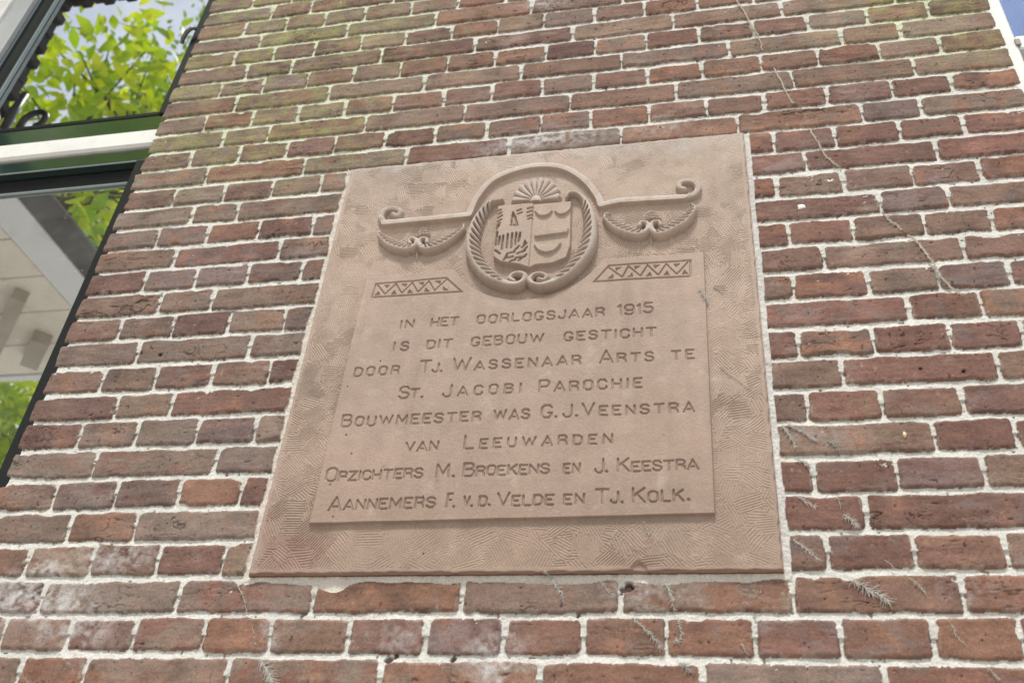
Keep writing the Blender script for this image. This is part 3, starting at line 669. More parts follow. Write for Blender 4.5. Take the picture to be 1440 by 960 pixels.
edge = np.minimum(np.minimum(GX - XL, XR - GX), np.minimum(GZ - SLAB['z0'], SLAB['z1'] - GZ))
TOOL *= sstep(0.004, 0.010, edge + 0.002 * vn(GX, GZ, 0.02, 201)) * (0.75 + 0.35 * vn(GX, GZ, 0.08, 202))
TOOLMASK = np.ones((NZ, NX))

# inscription panel
pz = D['panel']; cx, cz, cr_ = D['circ']
sd = poly_sd(GX, GZ, pz)
sd = np.maximum(sd, cr_ - np.hypot(GX - cx, GZ - cz) - 0.0 * GX)
PH = 0.0065
h = PH * sstep(0.0004, -0.0011, sd)
m = sd < 0.0006
HM = np.where(m, h, HM); PID[m] = 1; PARTS[1] = 'inscription_panel'
TOOLMASK = np.where(sd < 0.001, 0, 1.0)

# inscription
def arcp(cx, cy, rx, ry, a0, a1, n=10):
    return [(cx + rx * math.cos(math.radians(a0 + (a1 - a0) * i / n)), cy + ry * math.sin(math.radians(a0 + (a1 - a0) * i / n))) for i in range(n + 1)]
O = [(0.16, 0.0), (0.0, 0.16), (0.0, 0.84), (0.16, 1.0), (0.44, 1.0), (0.6, 0.84), (0.6, 0.16), (0.44, 0.0), (0.16, 0.0)]
FONT = {
 'A': (0.70, [[(0, 0), (0.35, 1), (0.70, 0)], [(0.14, 0.28), (0.57, 0.28)]]),
 'B': (0.60, [[(0, 0), (0, 1), (0.42, 1), (0.56, 0.88), (0.56, 0.66), (0.42, 0.54), (0, 0.54)], [(0.42, 0.54), (0.6, 0.4), (0.6, 0.14), (0.45, 0), (0, 0)]]),
 'C': (0.60, [[(0.6, 0.80), (0.46, 1.0), (0.16, 1.0), (0, 0.82), (0, 0.18), (0.16, 0), (0.46, 0), (0.6, 0.17), (0.6, 0.27)]]),
 'D': (0.62, [[(0, 0), (0, 1), (0.4, 1), (0.62, 0.78), (0.62, 0.22), (0.4, 0), (0, 0)]]),
 'E': (0.55, [[(0.55, 1), (0, 1), (0, 0), (0.55, 0)], [(0, 0.52), (0.40, 0.52)]]),
 'F': (0.55, [[(0.55, 1), (0, 1), (0, 0)], [(0, 0.52), (0.40, 0.52)]]),
 'G': (0.62, [[(0.6, 0.82), (0.46, 1.0), (0.16, 1.0), (0, 0.82), (0, 0.18), (0.16, 0), (0.44, 0), (0.58, 0.16), (0.60, 0.38), (0.40, 0.38)]]),
 'H': (0.62, [[(0, 0), (0, 1)], [(0.62, 0), (0.62, 1)], [(0, 0.5), (0.62, 0.5)]]),
 'I': (0.06, [[(0.03, 0), (0.03, 1)]]),
 'J': (0.48, [[(0.48, 1), (0.48, 0.18), (0.34, 0), (0.12, 0), (0, 0.16), (0, 0.26)]]),
 'K': (0.62, [[(0, 0), (0, 1)], [(0.60, 1), (0, 0.42)], [(0.20, 0.60), (0.62, 0)]]),
 'L': (0.52, [[(0, 1), (0, 0), (0.52, 0)]]),
 'M': (0.80, [[(0, 0), (0.04, 1), (0.40, 0.25), (0.76, 1), (0.80, 0)]]),
 'N': (0.62, [[(0, 0), (0, 1), (0.62, 0), (0.62, 1)]]),
 'O': (0.60, [O]),
 'P': (0.58, [[(0, 0), (0, 1), (0.42, 1), (0.58, 0.86), (0.58, 0.60), (0.42, 0.46), (0, 0.46)]]),
 'R': (0.60, [[(0, 0), (0, 1), (0.42, 1), (0.58, 0.87), (0.58, 0.63), (0.42, 0.5), (0, 0.5)], [(0.34, 0.5), (0.54, 0.34), (0.60, 0)]]),
 'S': (0.58, [[(0.56, 0.82), (0.42, 1), (0.15, 1), (0.01, 0.86), (0.01, 0.66), (0.14, 0.54), (0.44, 0.48), (0.58, 0.36), (0.58, 0.14), (0.44, 0), (0.14, 0), (0, 0.18)]]),
 'T': (0.66, [[(0, 1), (0.66, 1)], [(0.33, 1), (0.33, 0)]]),
 'U': (0.60, [[(0, 1), (0, 0.18), (0.15, 0), (0.45, 0), (0.60, 0.18), (0.60, 1)]]),
 'V': (0.66, [[(0, 1), (0.33, 0), (0.66, 1)]]),
 'W': (0.98, [[(0, 1), (0.24, 0), (0.49, 0.85), (0.74, 0), (0.98, 1)]]),
 'Z': (0.60, [[(0, 1), (0.60, 1), (0, 0), (0.60, 0)]]),
 '1': (0.20, [[(0, 0.84), (0.17, 1), (0.17, 0)]]),
 '9': (0.60, [[(0.58, 0.55), (0.45, 0.42), (0.15, 0.42), (0.0, 0.58), (0.0, 0.84), (0.15, 1), (0.45, 1), (0.60, 0.84), (0.60, 0.2), (0.44, 0), (0.16, 0), (0.02, 0.14)]]),
 '5': (0.58, [[(0.55, 1), (0.07, 1), (0.03, 0.58), (0.42, 0.60), (0.58, 0.46), (0.58, 0.15), (0.43, 0), (0.14, 0), (0, 0.14)]]),
 '.': (0.12, [[(0.04, 0.05), (0.08, 0.05)]]),
}
SW = 0.00220                       # half stroke width
LETTER = np.zeros((NZ, NX)); LID = np.zeros((NZ, NX), dtype=np.int16)
for li, line in enumerate(D['text']):
    for wi, (word, x0, z0, x1, z1, hs, hb) in enumerate(line):
        hs *= 0.93; hb *= 0.93
        chars = []
        for ch in word:
            big = ch.isupper() and not word.isupper() or (len(word) == 2 and word[1] == '.' and hb > hs * 1.05 and ch != '.')
            hgt = hb if big else hs
            chars.append((ch.upper(), hgt, FONT[ch.upper()][0] * hgt))
        tot = sum(c[2] for c in chars); L = x1 - x0 - 2 * SW
        k = min(1.0, 0.78 * L / tot) if len(chars) > 1 else 1.0
        gap = (L - tot * k) / max(1, len(chars) - 1)
        x = x0 + SW
        rgl = np.random.default_rng(li * 50 + wi)
        for ch, hgt, wd in chars:
            bz = z0 + (z1 - z0) * (x - x0) / max(1e-6, x1 - x0) + rgl.normal(0, 0.0003)
            lean = rgl.normal(0, 0.012)
            for st_ in FONT[ch][1]:
                pts = [(x + p[0] * hgt * k + lean * p[1] * hgt, bz + SW + p[1] * (hgt - 2 * SW)) for p in st_]
                s = win(pts, 0.006)
                d, _, _, _ = seg_dist(GX[s] + 0.0003 * vn(GX[s], GZ[s], 0.006, 301), GZ[s] + 0.0003 * vn(GX[s], GZ[s], 0.006, 302), pts)
                sw = SW * (1.25 if ch == '.' else 1.0) * rgl.uniform(0.93, 1.08)
                dep = 0.0030 * sstep(sw, sw * 0.30, d)
                t = LETTER[s]; mm = dep > t; t[mm] = dep[mm]; LETTER[s] = t
                g = LID[s]; g[dep > 0.0002] = 200 + li * 10 + wi; LID[s] = g
            x += wd * k + gap
HM -= LETTER
PID = np.where(LID > 0, LID, PID)

# zigzag borders
def quad_pt(qd, u, w):
    (ax, az), (bx, bz), (cx_, cz_), (dx_, dz_) = qd          # top left, top right, bottom right, bottom left
    tx, tz = ax + (bx - ax) * u, az + (bz - az) * u
    qx, qz = dx_ + (cx_ - dx_) * u, dz_ + (cz_ - dz_) * u
    return (tx + (qx - tx) * w, tz + (qz - tz) * w)
for key, pid, flip in (('zigL', 30, 1), ('zigR', 31, 0)):
    qd = D[key]
    s = win(qd, 0.01)
    sdq = poly_sd(GX[s], GZ[s], qd)
    H_ = HM[s]
    H_ = H_ - 0.0030 * sstep(0.0021, 0.0009, np.abs(sdq + 0.001))
    mir = (lambda u: u) if flip else (lambda u: 1 - u)
    zz = []
    for k in range(9):
        zz.append(quad_pt(qd, mir((0.04, 0.147, 0.29, 0.34, 0.51, 0.527, 0.737, 0.72, 0.97)[k]), 0.14 if k % 2 == 0 else 0.80))
    dz_, _, _, _ = seg_dist(GX[s], GZ[s], zz)
    H_ = H_ - 0.0030 * sstep(0.0017, 0.0006, dz_) * (sdq < 0)
    tri = []
    for u in (0.06, 0.25, 0.435, 0.63, 0.84):
        tri.append([quad_pt(qd, mir(u - 0.034), 0.85), quad_pt(qd, mir(u + 0.01), 0.56), quad_pt(qd, mir(u + 0.034), 0.85)])
    for u in (0.165, 0.40, 0.625, 0.845):
        tri.append([quad_pt(qd, mir(u - 0.042), 0.17), quad_pt(qd, mir(u), 0.42), quad_pt(qd, mir(u + 0.042), 0.17)])
    for t_ in tri:
        st = poly_sd(GX[s], GZ[s], t_)
        H_ = H_ - 0.0036 * sstep(0.0004, -0.0012, st)
    HM[s] = H_
    g = PID[s]; g[sdq < 0.002] = pid; PID[s] = g; PARTS[pid] = 'zigzag_border'

# arch moulding with volutes: a flat band with a raised lower arris
arch = smooth_path(D['arch'][1:-1], 6)
path_a = [D['volL'][1]] + [D['arch'][1]] + arch[1:-1] + [D['arch'][-2], D['arch'][-1]] + [D['volR'][1]]
BW = 0.0075
s = win(path_a, 0.02)
d, arc, side, L = seg_dist(GX[s], GZ[s], path_a)
prof = 0.0105 * sstep(BW + 0.0006, BW - 0.0012, d) * (1.0 - 0.16 * sstep(0.0, BW, d * np.where(side > 0, 1, -1)))
put(s, prof, 40); PARTS[40] = 'arch_moulding'
g = TOOLMASK[s]; g[d < BW + 0.001] = 0; TOOLMASK[s] = g
for key in ('volL', 'volR'):
    p = smooth_path(D[key][1:], 6)
    s = win(p, 0.02)
    d, arc, side, L = seg_dist(GX[s], GZ[s], p)
    w = BW * (1.0 - 0.25 * arc / L)
    hh = 0.0095 * np.sqrt(np.clip(1 - (d / w) ** 4, 0, 1)) * (1 + 0.25 * arc / L)
    put(s, hh, 40)
    e = np.array(p[-1]); s = win([e], 0.015)
    rr = np.hypot(GX[s] - e[0], GZ[s] - e[1])
    put(s, 0.012 * np.sqrt(np.clip(1 - (rr / 0.0075) ** 2, 0, 1)), 40)

# recessed field inside the ring is a little lower and worn smoother
def branch(path, wfn, hmax, pid, inner, lam, name, feather=0.42, jag=0.14, start=0.05, stop=0.80, fan=1.12):
    p = smooth_path(path, 8)
    s = win(p, 0.03)
    d, arc, side, L = seg_dist(GX[s], GZ[s], p)
    a = arc / L
    w = wfn(a)
    q = d * side * inner                     # positive towards the feathered side
    act = sstep(start, start + 0.05, a) * (1 - sstep(stop, stop + 0.06, a))
    ph = arc / lam - np.clip(q / np.maximum(w, 1e-4), -1, 1.2) * 0.75
    ridge = np.abs(np.sin(math.pi * ph))
    we = np.where(q > 0, w * (1 + (fan - 1) * act) * (1 + jag * (ridge - 0.5) * act), w)
    body = np.sqrt(np.clip(1 - (d / np.maximum(we, 1e-4)) ** 2, 0, 1))
    fe = sstep(-0.22, 0.22, q / np.maximum(w, 1e-4)) * act
    hh = hmax * (0.45 + 0.55 * np.clip(w / (0.7 * w.max() + 1e-6), 0, 1)) * body ** 0.75 * (1 - feather * fe * (1 - ridge) ** 1.3)
    put(s, np.where(d < we, hh, 0), pid)
    g = TOOLMASK[s]; g[d < we] = 0; TOOLMASK[s] = g
    PARTS[pid] = name

mm_ = 0.001
def wr_w(a):
    return np.interp(a, [0, 0.08, 0.25, 0.45, 0.62, 0.74, 0.86, 0.94, 1.0], [1.5 * mm_, 5 * mm_, 9.5 * mm_, 11.5 * mm_, 12 * mm_, 10 * mm_, 7 * mm_, 5.5 * mm_, 6 * mm_])
def wr_w2(a):
    return np.interp(a, [0, 0.06, 0.14, 0.25, 0.40, 0.55, 0.66, 0.80, 0.90, 1.0], [3.2 * mm_, 4 * mm_, 6 * mm_, 9.5 * mm_, 12 * mm_, 12.5 * mm_, 11 * mm_, 7.5 * mm_, 5.5 * mm_, 6 * mm_])
branch(D['wrL'], wr_w, 0.021, 50, 1, 0.0150, 'wreath_branch', 0.62, 0.30, start=0.03, stop=0.68, fan=1.35)
branch(D['wrR'], wr_w2, 0.021, 51, -1, 0.0150, 'wreath_branch', 0.62, 0.30, start=0.12, stop=0.66, fan=1.35)

def gar_w(a):
    return np.interp(a, [0, 0.1, 0.35, 0.6, 0.8, 0.92, 1.0], [2 * mm_, 5.5 * mm_, 9.5 * mm_, 9.5 * mm_, 6 * mm_, 4.6 * mm_, 5 * mm_])
for key, pid in (('garL', 60), ('garR', 61)):
    branch(D[key][0], gar_w, 0.0155, pid, 1, 0.0105, 'leaf_garland', 0.72, 0.5, 0.02, 0.66, 1.65)
    branch(D[key][1], gar_w, 0.0155, pid, -1, 0.0105, 'leaf_garland', 0.72, 0.5, 0.02, 0.66, 1.65)
    cw = D['crown' + key[-1]]
    b = np.array(cw[0]); wl_ = np.array(cw[1]); wr_ = np.array(cw[2])
    for k in range(3):
        half = (wr_ - wl_) * (0.50 - 0.12 * k)
        c0 = b + np.array([0, 0.004 + 0.0075 * k])
        pts = [tuple(c0 - half * 1.0 + np.array([0, -0.001])), tuple(c0 + np.array([0, 0.0035])), tuple(c0 + half * 1.0 + np.array([0, -0.001]))]
        s = win(pts, 0.01); d, arc, side, L = seg_dist(GX[s], GZ[s], pts)
        put(s, (0.0085 - 0.0012 * k) * np.sqrt(np.clip(1 - (d / 0.0034) ** 2, 0, 1)) * (0.75 + 0.25 * np.abs(np.sin(arc * 500))), pid)
    pd = D['pend' + key[-1]]; s = win(pd, 0.012); d, arc, side, L = seg_dist(GX[s], GZ[s], pd)
    w = 0.006 * (1 - 0.8 * arc / L)
    put(s, 0.006 * np.clip(1 - d / w, 0, 1), pid)

# shell
(c0x, c0z), (lx, lz), (rx_, rz_), (tx, tz) = D['shell']
s = win([(lx, lz), (rx_, rz_), (tx, tz), (c0x, c0z)], 0.01)
ax = (rx_ - lx) / 2; az = tz - c0z
ox, oz = GX[s] - c0x, GZ[s] - (c0z - 0.002)
th = np.arctan2(oz / az, ox / ax); rr = np.hypot(ox / ax, oz / az)
nl = 10
fi = (th + 0.06) / (math.pi + 0.12) * nl
lob = np.abs(np.sin(math.pi * fi))
R_ = 0.86 + 0.14 * np.sqrt(lob)
hh = 0.0115 * np.clip(lob, 0, 1) ** 0.22 * sstep(R_ + 0.01, R_ - 0.12, rr) * (0.65 + 0.35 * rr)
hh = np.where((fi > 0) & (fi < nl), hh, 0)
put(s, hh, 70); PARTS[70] = 'shell_crest'
put(s, 0.0105 * np.sqrt(np.clip(1 - (rr / 0.27) ** 2, 0, 1)) * (oz > -0.003), 70)
g = TOOLMASK[s]; g[rr < 1.0] = 0; TOOLMASK[s] = g

# shield
sh = D['shield']
s = win(sh, 0.012)
sds = poly_sd(GX[s], GZ[s], sh)
(dtx, dtz), (dbx, dbz) = D['divide']
left = (GX[s] - dtx) * (dbz - dtz) - (GZ[s] - dtz) * (dbx - dtx) > 0
leftness = (GX[s] - (dtx + (dbx - dtx) * (GZ[s] - dtz) / (dbz - dtz)))
hsh = (0.0095 + 0.0035 * sstep(0.0008, -0.0012, leftness)) * sstep(0.0004, -0.0022, sds)
cur = HM[s]; mm = sds < 0.0005
nz_ = vn(GX[s], GZ[s], 0.004, 410)
for gr in D['grooves']:
    d, arc, side, L = seg_dist(GX[s] + 0.0005 * nz_, GZ[s] + 0.0005 * vn(GX[s], GZ[s], 0.005, 411), gr)
    hsh -= 0.0062 * sstep(0.0025, 0.0009, d) * (leftness < 0.001)
for cu in D['cups']:
    pth = smooth_path(cu, 4)
    d, arc, side, L = seg_dist(GX[s], GZ[s], pth)
    hsh += 0.0052 * sstep(0.0032, 0.0014, d)
    (ex0, ez0), (ex1, ez1) = cu[0], cu[-1]
    fill = poly_sd(GX[s], GZ[s], cu)
    hsh += 0.0022 * sstep(0.0004, -0.0016, fill) * sstep(0.0012, 0.0032, d)
sb = poly_sd(GX[s], GZ[s], D['bar'])
hsh += 0.0058 * sstep(0.0003, -0.0022, sb)
cur[mm] = np.maximum(cur[mm] * (PID[s][mm] == 50) + cur[mm] * (PID[s][mm] == 51), hsh[mm]); HM[s] = cur
g = PID[s]; own = mm & (g != 50) & (g != 51); g[own] = 80; PARTS[80] = 'shield'
g[own & (leftness < 0)] = 81; PARTS[81] = 'eagle_half'
g[own & (sb < 0.0006)] = 82; PARTS[82] = 'crossbar'
for k, cu in enumerate(D['cups']):
    d, arc, side, L = seg_dist(GX[s], GZ[s], smooth_path(cu, 4))
    g[own & ((d < 0.0036) | (poly_sd(GX[s], GZ[s], cu) < 0)) & (leftness > 0)] = 83 + k; PARTS[83 + k] = 'crescent'
PID[s] = g
g = TOOLMASK[s]; g[sds < 0.001] = 0; TOOLMASK[s] = g

# assemble the surface
HM += TOOL * TOOLMASK
HM += 0.0007 * fbm(GX, GZ, 0.05, 500, 2) + 0.00016 * vn(GX, GZ, 0.003, 501) + 0.0001 * vn(GX, GZ, 0.0016, 502)
chipn = vn(GX, GZ, 0.012, 503)
for px_, pz_, r_ in [(-0.49, 0.745, .0012), (-0.615, 0.205, .0018), (-0.60, 0.17, .0016), (-0.6015, 0.128, .002), (-0.625, 0.115, .0014), (-0.47, 0.09, .0018), (-0.61, 0.06, .0012), (-0.58, 0.35, .0016), (-0.578, 0.33, .0012), (-0.32, 0.86, .001), (-0.63, 0.30, .0012), (-0.46, -0.0, .0014)]:
    rr = np.hypot(GX - px_, (GZ - pz_) * 0.6)
    HM -= 0.003 * sstep(r_, r_ * 0.3, rr)
# worn arrises
HM -= 0.0045 * sstep(0.004, 0.0, edge + 0.0016 * np.clip(chipn, -1, 1)) ** 2
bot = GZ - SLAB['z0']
LOW_EDGE = sstep(0.0062, 0.0018, bot + 0.0012 * chipn)  # browner band along the lower edge
HM -= 0.004 * sstep(0.006, 0.0, np.hypot(GX + 0.145, bot * 0.8) - 0.008) + 0.0
# colour of the stone
tone = 1 + 0.09 * fbm(GX, GZ, 0.16, 510, 3) + 0.06 * fbm(GX, GZ, 0.02, 511, 3) + 0.035 * vn(GX, GZ, 0.0022, 512)
vert = np.clip((GZ - SLAB['z0']) / 0.88, 0, 1)[..., None]  # stone browner below, the better lit top painted paler
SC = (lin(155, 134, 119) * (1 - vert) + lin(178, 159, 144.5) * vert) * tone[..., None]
pn = ((PID == 1) | (PID == 30) | (PID == 31) | (PID >= 200))[..., None]
SC = np.where(pn, SC * np.array([0.97, 0.96, 0.97]), SC)
rain = fbm(GX + 0.004 * vn(GX, GZ, 0.05, 521), GZ * 0.07, 0.016, 520, 3)
SC = SC * (1 + 0.055 * rain * (0.6 + 0.6 * vn(GX, GZ, 0.15, 522)))[..., None]
grime = np.clip(fbm(GX, GZ, 0.03, 523, 4) - 0.45, 0, 1)[..., None] * 0.15
SC = SC * (1 - grime) + lin(128, 112, 100) * grime
pale = np.clip(fbm(GX, GZ, 0.022, 524, 4) - 0.5, 0, 1)[..., None] * 0.35
SC = SC * (1 - pale) + lin(198, 186, 172) * pale
warm = np.clip(fbm(GX, GZ, 0.12, 513, 2), 0, 1)[..., None] * 0.2
SC = SC * (1 - warm) + SC * np.array([1.0, 0.93, 0.84]) * warm
red = (np.exp(-(((GX + 0.66) / 0.05) ** 2 + ((GZ - 0.00) / 0.035) ** 2)) + np.exp(-(((GX + 0.735) / 0.02) ** 2 + ((GZ - 0.05) / 0.07) ** 2)) + 0.7 * np.exp(-(((GX + 0.15) / 0.02) ** 2 + ((GZ + 0.02) / 0.02) ** 2)))[..., None]
red = np.clip(red * (0.6 + 0.5 * fbm(GX, GZ, 0.02, 514, 2)[..., None]), 0, 0.42)
SC = SC * (1 - red) + lin(140, 104, 94) * red
# rain streak on the left of the panel, grey film on weather-exposed relief
stk = np.clip(np.exp(-((GX + 0.50 + 0.05 * (0.5 - GZ)) / 0.012) ** 2) * sstep(0.05, 0.2, GZ) * sstep(0.55, 0.48, GZ) * (0.5 + 0.6 * vn(GX * 3, GZ, 0.05, 515)), 0, 1)[..., None] * 0.3
SC = SC * (1 - stk) + lin(132, 112, 96) * stk
gz_, gx_ = np.gradient(HM, ST)
rel = np.isin(PID, [40, 50, 51, 60, 61, 70])
film = np.clip((rel * sstep(0.004, 0.010, HM) * np.clip(0.45 - 0.45 * gz_, 0, 1) + 0.5 * sstep(0.79, 0.86, GZ + 0.02 * fbm(GX, GZ, 0.05, 516, 2))) * (0.7 + 0.6 * fbm(GX, GZ, 0.012, 517, 3)), 0, 0.6)[..., None]
SC = SC * (1 - film) + lin(188, 184, 178) * film
spk = vn(GX, GZ, 0.0032, 518)
SC[spk > 0.93] *= 0.72
lf_ = sstep(0.025, 0.0, (GX - XL) - 0.004 * chipn)[..., None] * sstep(0.3, 0.1, GZ)[..., None] * 0.25
SC = SC * (1 - lf_) + lin(196, 178, 164) * lf_
SC = SC * (1 - 0.45 * LOW_EDGE[..., None]) + lin(124, 94, 78) * 0.45 * LOW_EDGE[..., None]
SC = np.clip(SC, 0.01, 0.85)

SY = -0.009 - HM
nv = np.stack([-(-np.gradient(SY, ST)[1]), -np.ones_like(SY), -(-np.gradient(SY, ST)[0])], -1)
gy = np.gradient(SY, ST)
nv = np.stack([gy[1], -np.ones_like(SY), gy[0]], -1)
nv /= np.linalg.norm(nv, axis=-1, keepdims=True)
P3 = np.stack([GX, SY, GZ], -1).reshape(-1, 3)
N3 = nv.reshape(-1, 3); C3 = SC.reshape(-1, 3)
idx = np.arange(NZ * NX).reshape(NZ, NX)
Q = np.stack([idx[:-1, :-1], idx[:-1, 1:], idx[1:, 1:], idx[1:, :-1]], -1).reshape(-1, 4)
FP = PID[:-1, :-1].reshape(-1)

stone = empty("memorial_stone", (-0.337, 0.0, SLAB['z0']))
tag(stone, "carved red sandstone stone with Dutch inscription and coat of arms set in brick wall", "memorial stone")

def part_mesh(pid, name, parent, skirt=False):
    q = Q[FP == pid]
    if len(q) == 0: return None
    u, inv = np.unique(q.ravel(), return_inverse=True)
    co, nn, cc = P3[u], N3[u], C3[u]; q2 = inv.reshape(-1, 4)
    if skirt:
        loop = np.concatenate([idx[0, :], idx[1:, -1], idx[-1, -2::-1], idx[-2:0:-1, 0]])
        back = P3[loop].copy(); front = P3[loop].copy(); back[:, 1] = 0.055
        k = len(loop); b = len(co)
        onrm = np.zeros((k, 3))
        onrm[:NX] = (0, 0, -1); onrm[NX:NX + NZ - 1] = (1, 0, 0); onrm[NX + NZ - 1:2 * NX + NZ - 2] = (0, 0, 1); onrm[2 * NX + NZ - 2:] = (-1, 0, 0)
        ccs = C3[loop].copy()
        ccs[:NX] = lin(116, 86, 70) * (1 + 0.15 * vn(P3[loop[:NX], 0], P3[loop[:NX], 0] * 0, 0.01, 520))[:, None]  # brown stained underside, darkened further as painted shade below the stone
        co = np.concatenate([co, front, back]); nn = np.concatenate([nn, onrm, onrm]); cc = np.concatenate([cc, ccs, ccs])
        i = np.arange(k); j = (i + 1) % k
        q2 = np.concatenate([q2, np.stack([b + j, b + i, b + k + i, b + k + j], -1)])
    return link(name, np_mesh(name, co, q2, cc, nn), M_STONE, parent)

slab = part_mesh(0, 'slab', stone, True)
panel = part_mesh(1, 'inscription_panel', stone)
for pid in sorted(int(u) for u in np.unique(FP) if u >= 200): part_mesh(pid, 'inscription_word', panel)
for pid in (30, 31): part_mesh(pid, 'zigzag_border', panel)
for pid in (40, 50, 51, 60, 61, 70): part_mesh(pid, PARTS[pid], stone)
shield = part_mesh(80, 'shield', stone)
for pid in (81, 82, 83, 84, 85): part_mesh(pid, PARTS[pid], shield)

# ------------------------------------------------------------------ dried climber remains on the wall and the stone
def hgt(x, z):
    """how far the surface stands out at a point of the wall"""
    if SLAB['xl0'] < x < SLAB['xr1'] and SLAB['z0'] < z < SLAB['z1']:
        j = int((z - SLAB['z0']) / ST); i = int((x - SLAB['xl0']) / ST)
        return 0.009 + float(HM[min(j, NZ - 1), min(max(i, 0), NX - 1)])
    return 0.0005
for k, (nm, lab, kind, pts) in enumerate(D['roots']):
    rg = np.random.default_rng(3000 + k)
    b = MB()
    sp = smooth_path(pts, 5)
    main = [(x + rg.normal(0, 0.0006), -hgt(x, z) - 0.0012 - abs(rg.normal(0, 0.0006)), z + rg.normal(0, 0.0004)) for x, z in sp]
    r0 = {'twig': 0.0016, 'feather': 0.0007, 'faint': 0.0005, 'tuft': 0.0006, 'bush': 0.0008}[kind]
    b.tube(main, lambda t: r0 * (1 - 0.5 * t), 5)
    nh = {'twig': 5.5, 'feather': 5.0, 'faint': 2.2, 'tuft': 7.0, 'bush': 7.5}[kind]
    hl = {'twig': 0.005, 'feather': 0.006, 'faint': 0.0045, 'tuft': 0.007, 'bush': 0.012}[kind]
    hr = {'twig': 0.00035, 'feather': 0.00036, 'faint': 0.00028, 'tuft': 0.0004, 'bush': 0.00046}[kind]
    for i in range(len(main) - 1):
        p, q_ = Vector(main[i]), Vector(main[i + 1])
        dd = (q_ - p); ln = dd.length; dd.normalize()
        for _ in range(rg.poisson(nh * min(1.6, ln / 0.003))):
            o = p.lerp(q_, rg.random())
            sgn = rg.choice([-1, 1]); an = rg.uniform(0.4, 1.2) * sgn
            e = Vector((dd.x * math.cos(an) - dd.z * math.sin(an), 0, dd.x * math.sin(an) + dd.z * math.cos(an)))
            l = hl * rg.uniform(0.4, 1.2)
            m1 = o + e * l * 0.5 + Vector((rg.normal(0, 0.0006), -rg.uniform(0, 0.001), rg.normal(0, 0.0006)))
            m2 = o + e * l + Vector((rg.normal(0, 0.001), rg.uniform(-0.001, 0.001), -rg.uniform(0, 0.0015)))
            b.tube([o, m1, m2], lambda t: hr * (1 - 0.6 * t), 3)
    mat = M_TWIG if kind == 'twig' else (M_ROOT_D if 'dark' in lab or 'grey' in lab else M_ROOT)
    ob = b.build(nm, mat)
    tag(ob, lab, "twig" if kind == 'twig' else "rootlet", "dried remains of a climber on the wall")

# small white splash on the dark stretcher right of the stone
def blob(name, x, z, rx, rz, th, seed, mat):
    rg = np.random.default_rng(seed); v = []; f = []
    n = 14; rad = [rg.uniform(0.55, 1.1) for _ in range(n)]
    for ring, (k, y) in enumerate(((1.0, -0.0002), (0.8, -th), (0.35, -th * 1.3))):
        for i in range(n):
            a = 2 * math.pi * i / n
            v.append((x + rx * k * rad[i] * math.cos(a), y, z + rz * k * rad[i] * math.sin(a)))
    for ring in range(2):
        for i in range(n):
            f.append((ring * n + i, ring * n + (i + 1) % n, (ring + 1) * n + (i + 1) % n, (ring + 1) * n + i))
    f.append(tuple(2 * n + i for i in range(n)))
    b = MB(); b.v = v; b.f = f
    return b.build(name, mat, None, True)
sx, sz = 0.1452, 0.6490
tag(blob("paint_splash", sx, sz, 0.008, 0.008, 0.002, 5, M_SPLASH), "small white splash on the stretcher right of the stone's upper half", "splash")
tag(blob("seed_husk", 0.2389, 0.1781, 0.0035, 0.006, 0.003, 8, painted("husk", (0.75, 0.6, 0.42), 0.7)), "small pale seed husk stuck on a dark header right of the stone", "husk")

# ------------------------------------------------------------------ windows
def bar(par, name, mat, *b, bev=0.0025):
    return MB().box(*b, bev=bev).build(name, mat, par)

wl = empty("window", (-1.9, 0.06, -0.9))
tag(wl, "tall window with dark green sashes and a white transom bar, left of the wall", "window")
WY = 0.045
up_s = MB()
up_s.box(-1.284, -1.222, 0.032, 0.085, 1.156, 2.35, 0.002)
up_s.box(-1.838, -1.8005, 0.038, 0.085, 1.156, 2.35, 0.002)
up_s.box(-1.7995, -1.2845, 0.036, 0.085, 1.156, 1.1685, 0.002)
up_s.box(-1.7995, -1.2845, 0.033, 0.085, 2.29, 2.35, 0.002)
sash = up_s.build("upper_sash", M_BLACK, wl)
bd = MB()
bd.box(-1.2878, -1.2845, 0.040, 0.049, 1.1735, 2.28, 0.001)
bd.box(-1.7995, -1.796, 0.037, 0.049, 1.1735, 2.28, 0.001)
bd.box(-1.7955, -1.2882, 0.042, 0.049, 1.1690, 1.1730, 0.001)
bd.build("glazing_bead", M_BEAD, sash)
bar(sash, "upper_pane", M_GLASS_U, -1.7993, -1.2848, 0.050, 0.056, 1.1690, 2.289, bev=0.0)
tr = MB()
tr.box(-2.6, -1.222, 0.038, 0.10, 1.0965, 1.1550, 0.002)
tr.box(-2.6, -1.222, 0.038, 0.10, 0.9985, 1.0385, 0.002)
trn = tr.build("transom", M_GREEN, wl)
bar(wl, "transom_moulding", M_WHITE, -2.6, -1.224, 0.027, 0.09, 1.0395, 1.0955, bev=0.006)
lo = MB()
lo.box(-1.289, -1.222, 0.036, 0.085, -0.88, 0.9975, 0.002)
lo.box(-2.3, -1.2895, 0.062, 0.10, 0.952, 0.9975, 0.002)  # black strip stands in for the shaded gap under the transom
lo.box(-2.3, -1.2895, 0.030, 0.085, -0.90, -0.84, 0.002)
lsash = lo.build("lower_sash", M_BLACK, wl)
b2 = MB()
b2.box(-2.3, -1.2895, 0.0365, 0.0395, 0.9945, 0.9982, 0.001)
b2.box(-2.3, -1.2935, 0.056, 0.0622, 0.9445, 0.9515, 0.002)
b2.box(-1.2930, -1.2895, 0.056, 0.060, -0.83, 0.990, 0.0015)
b2.build("glazing_bead", M_BEAD, lsash)
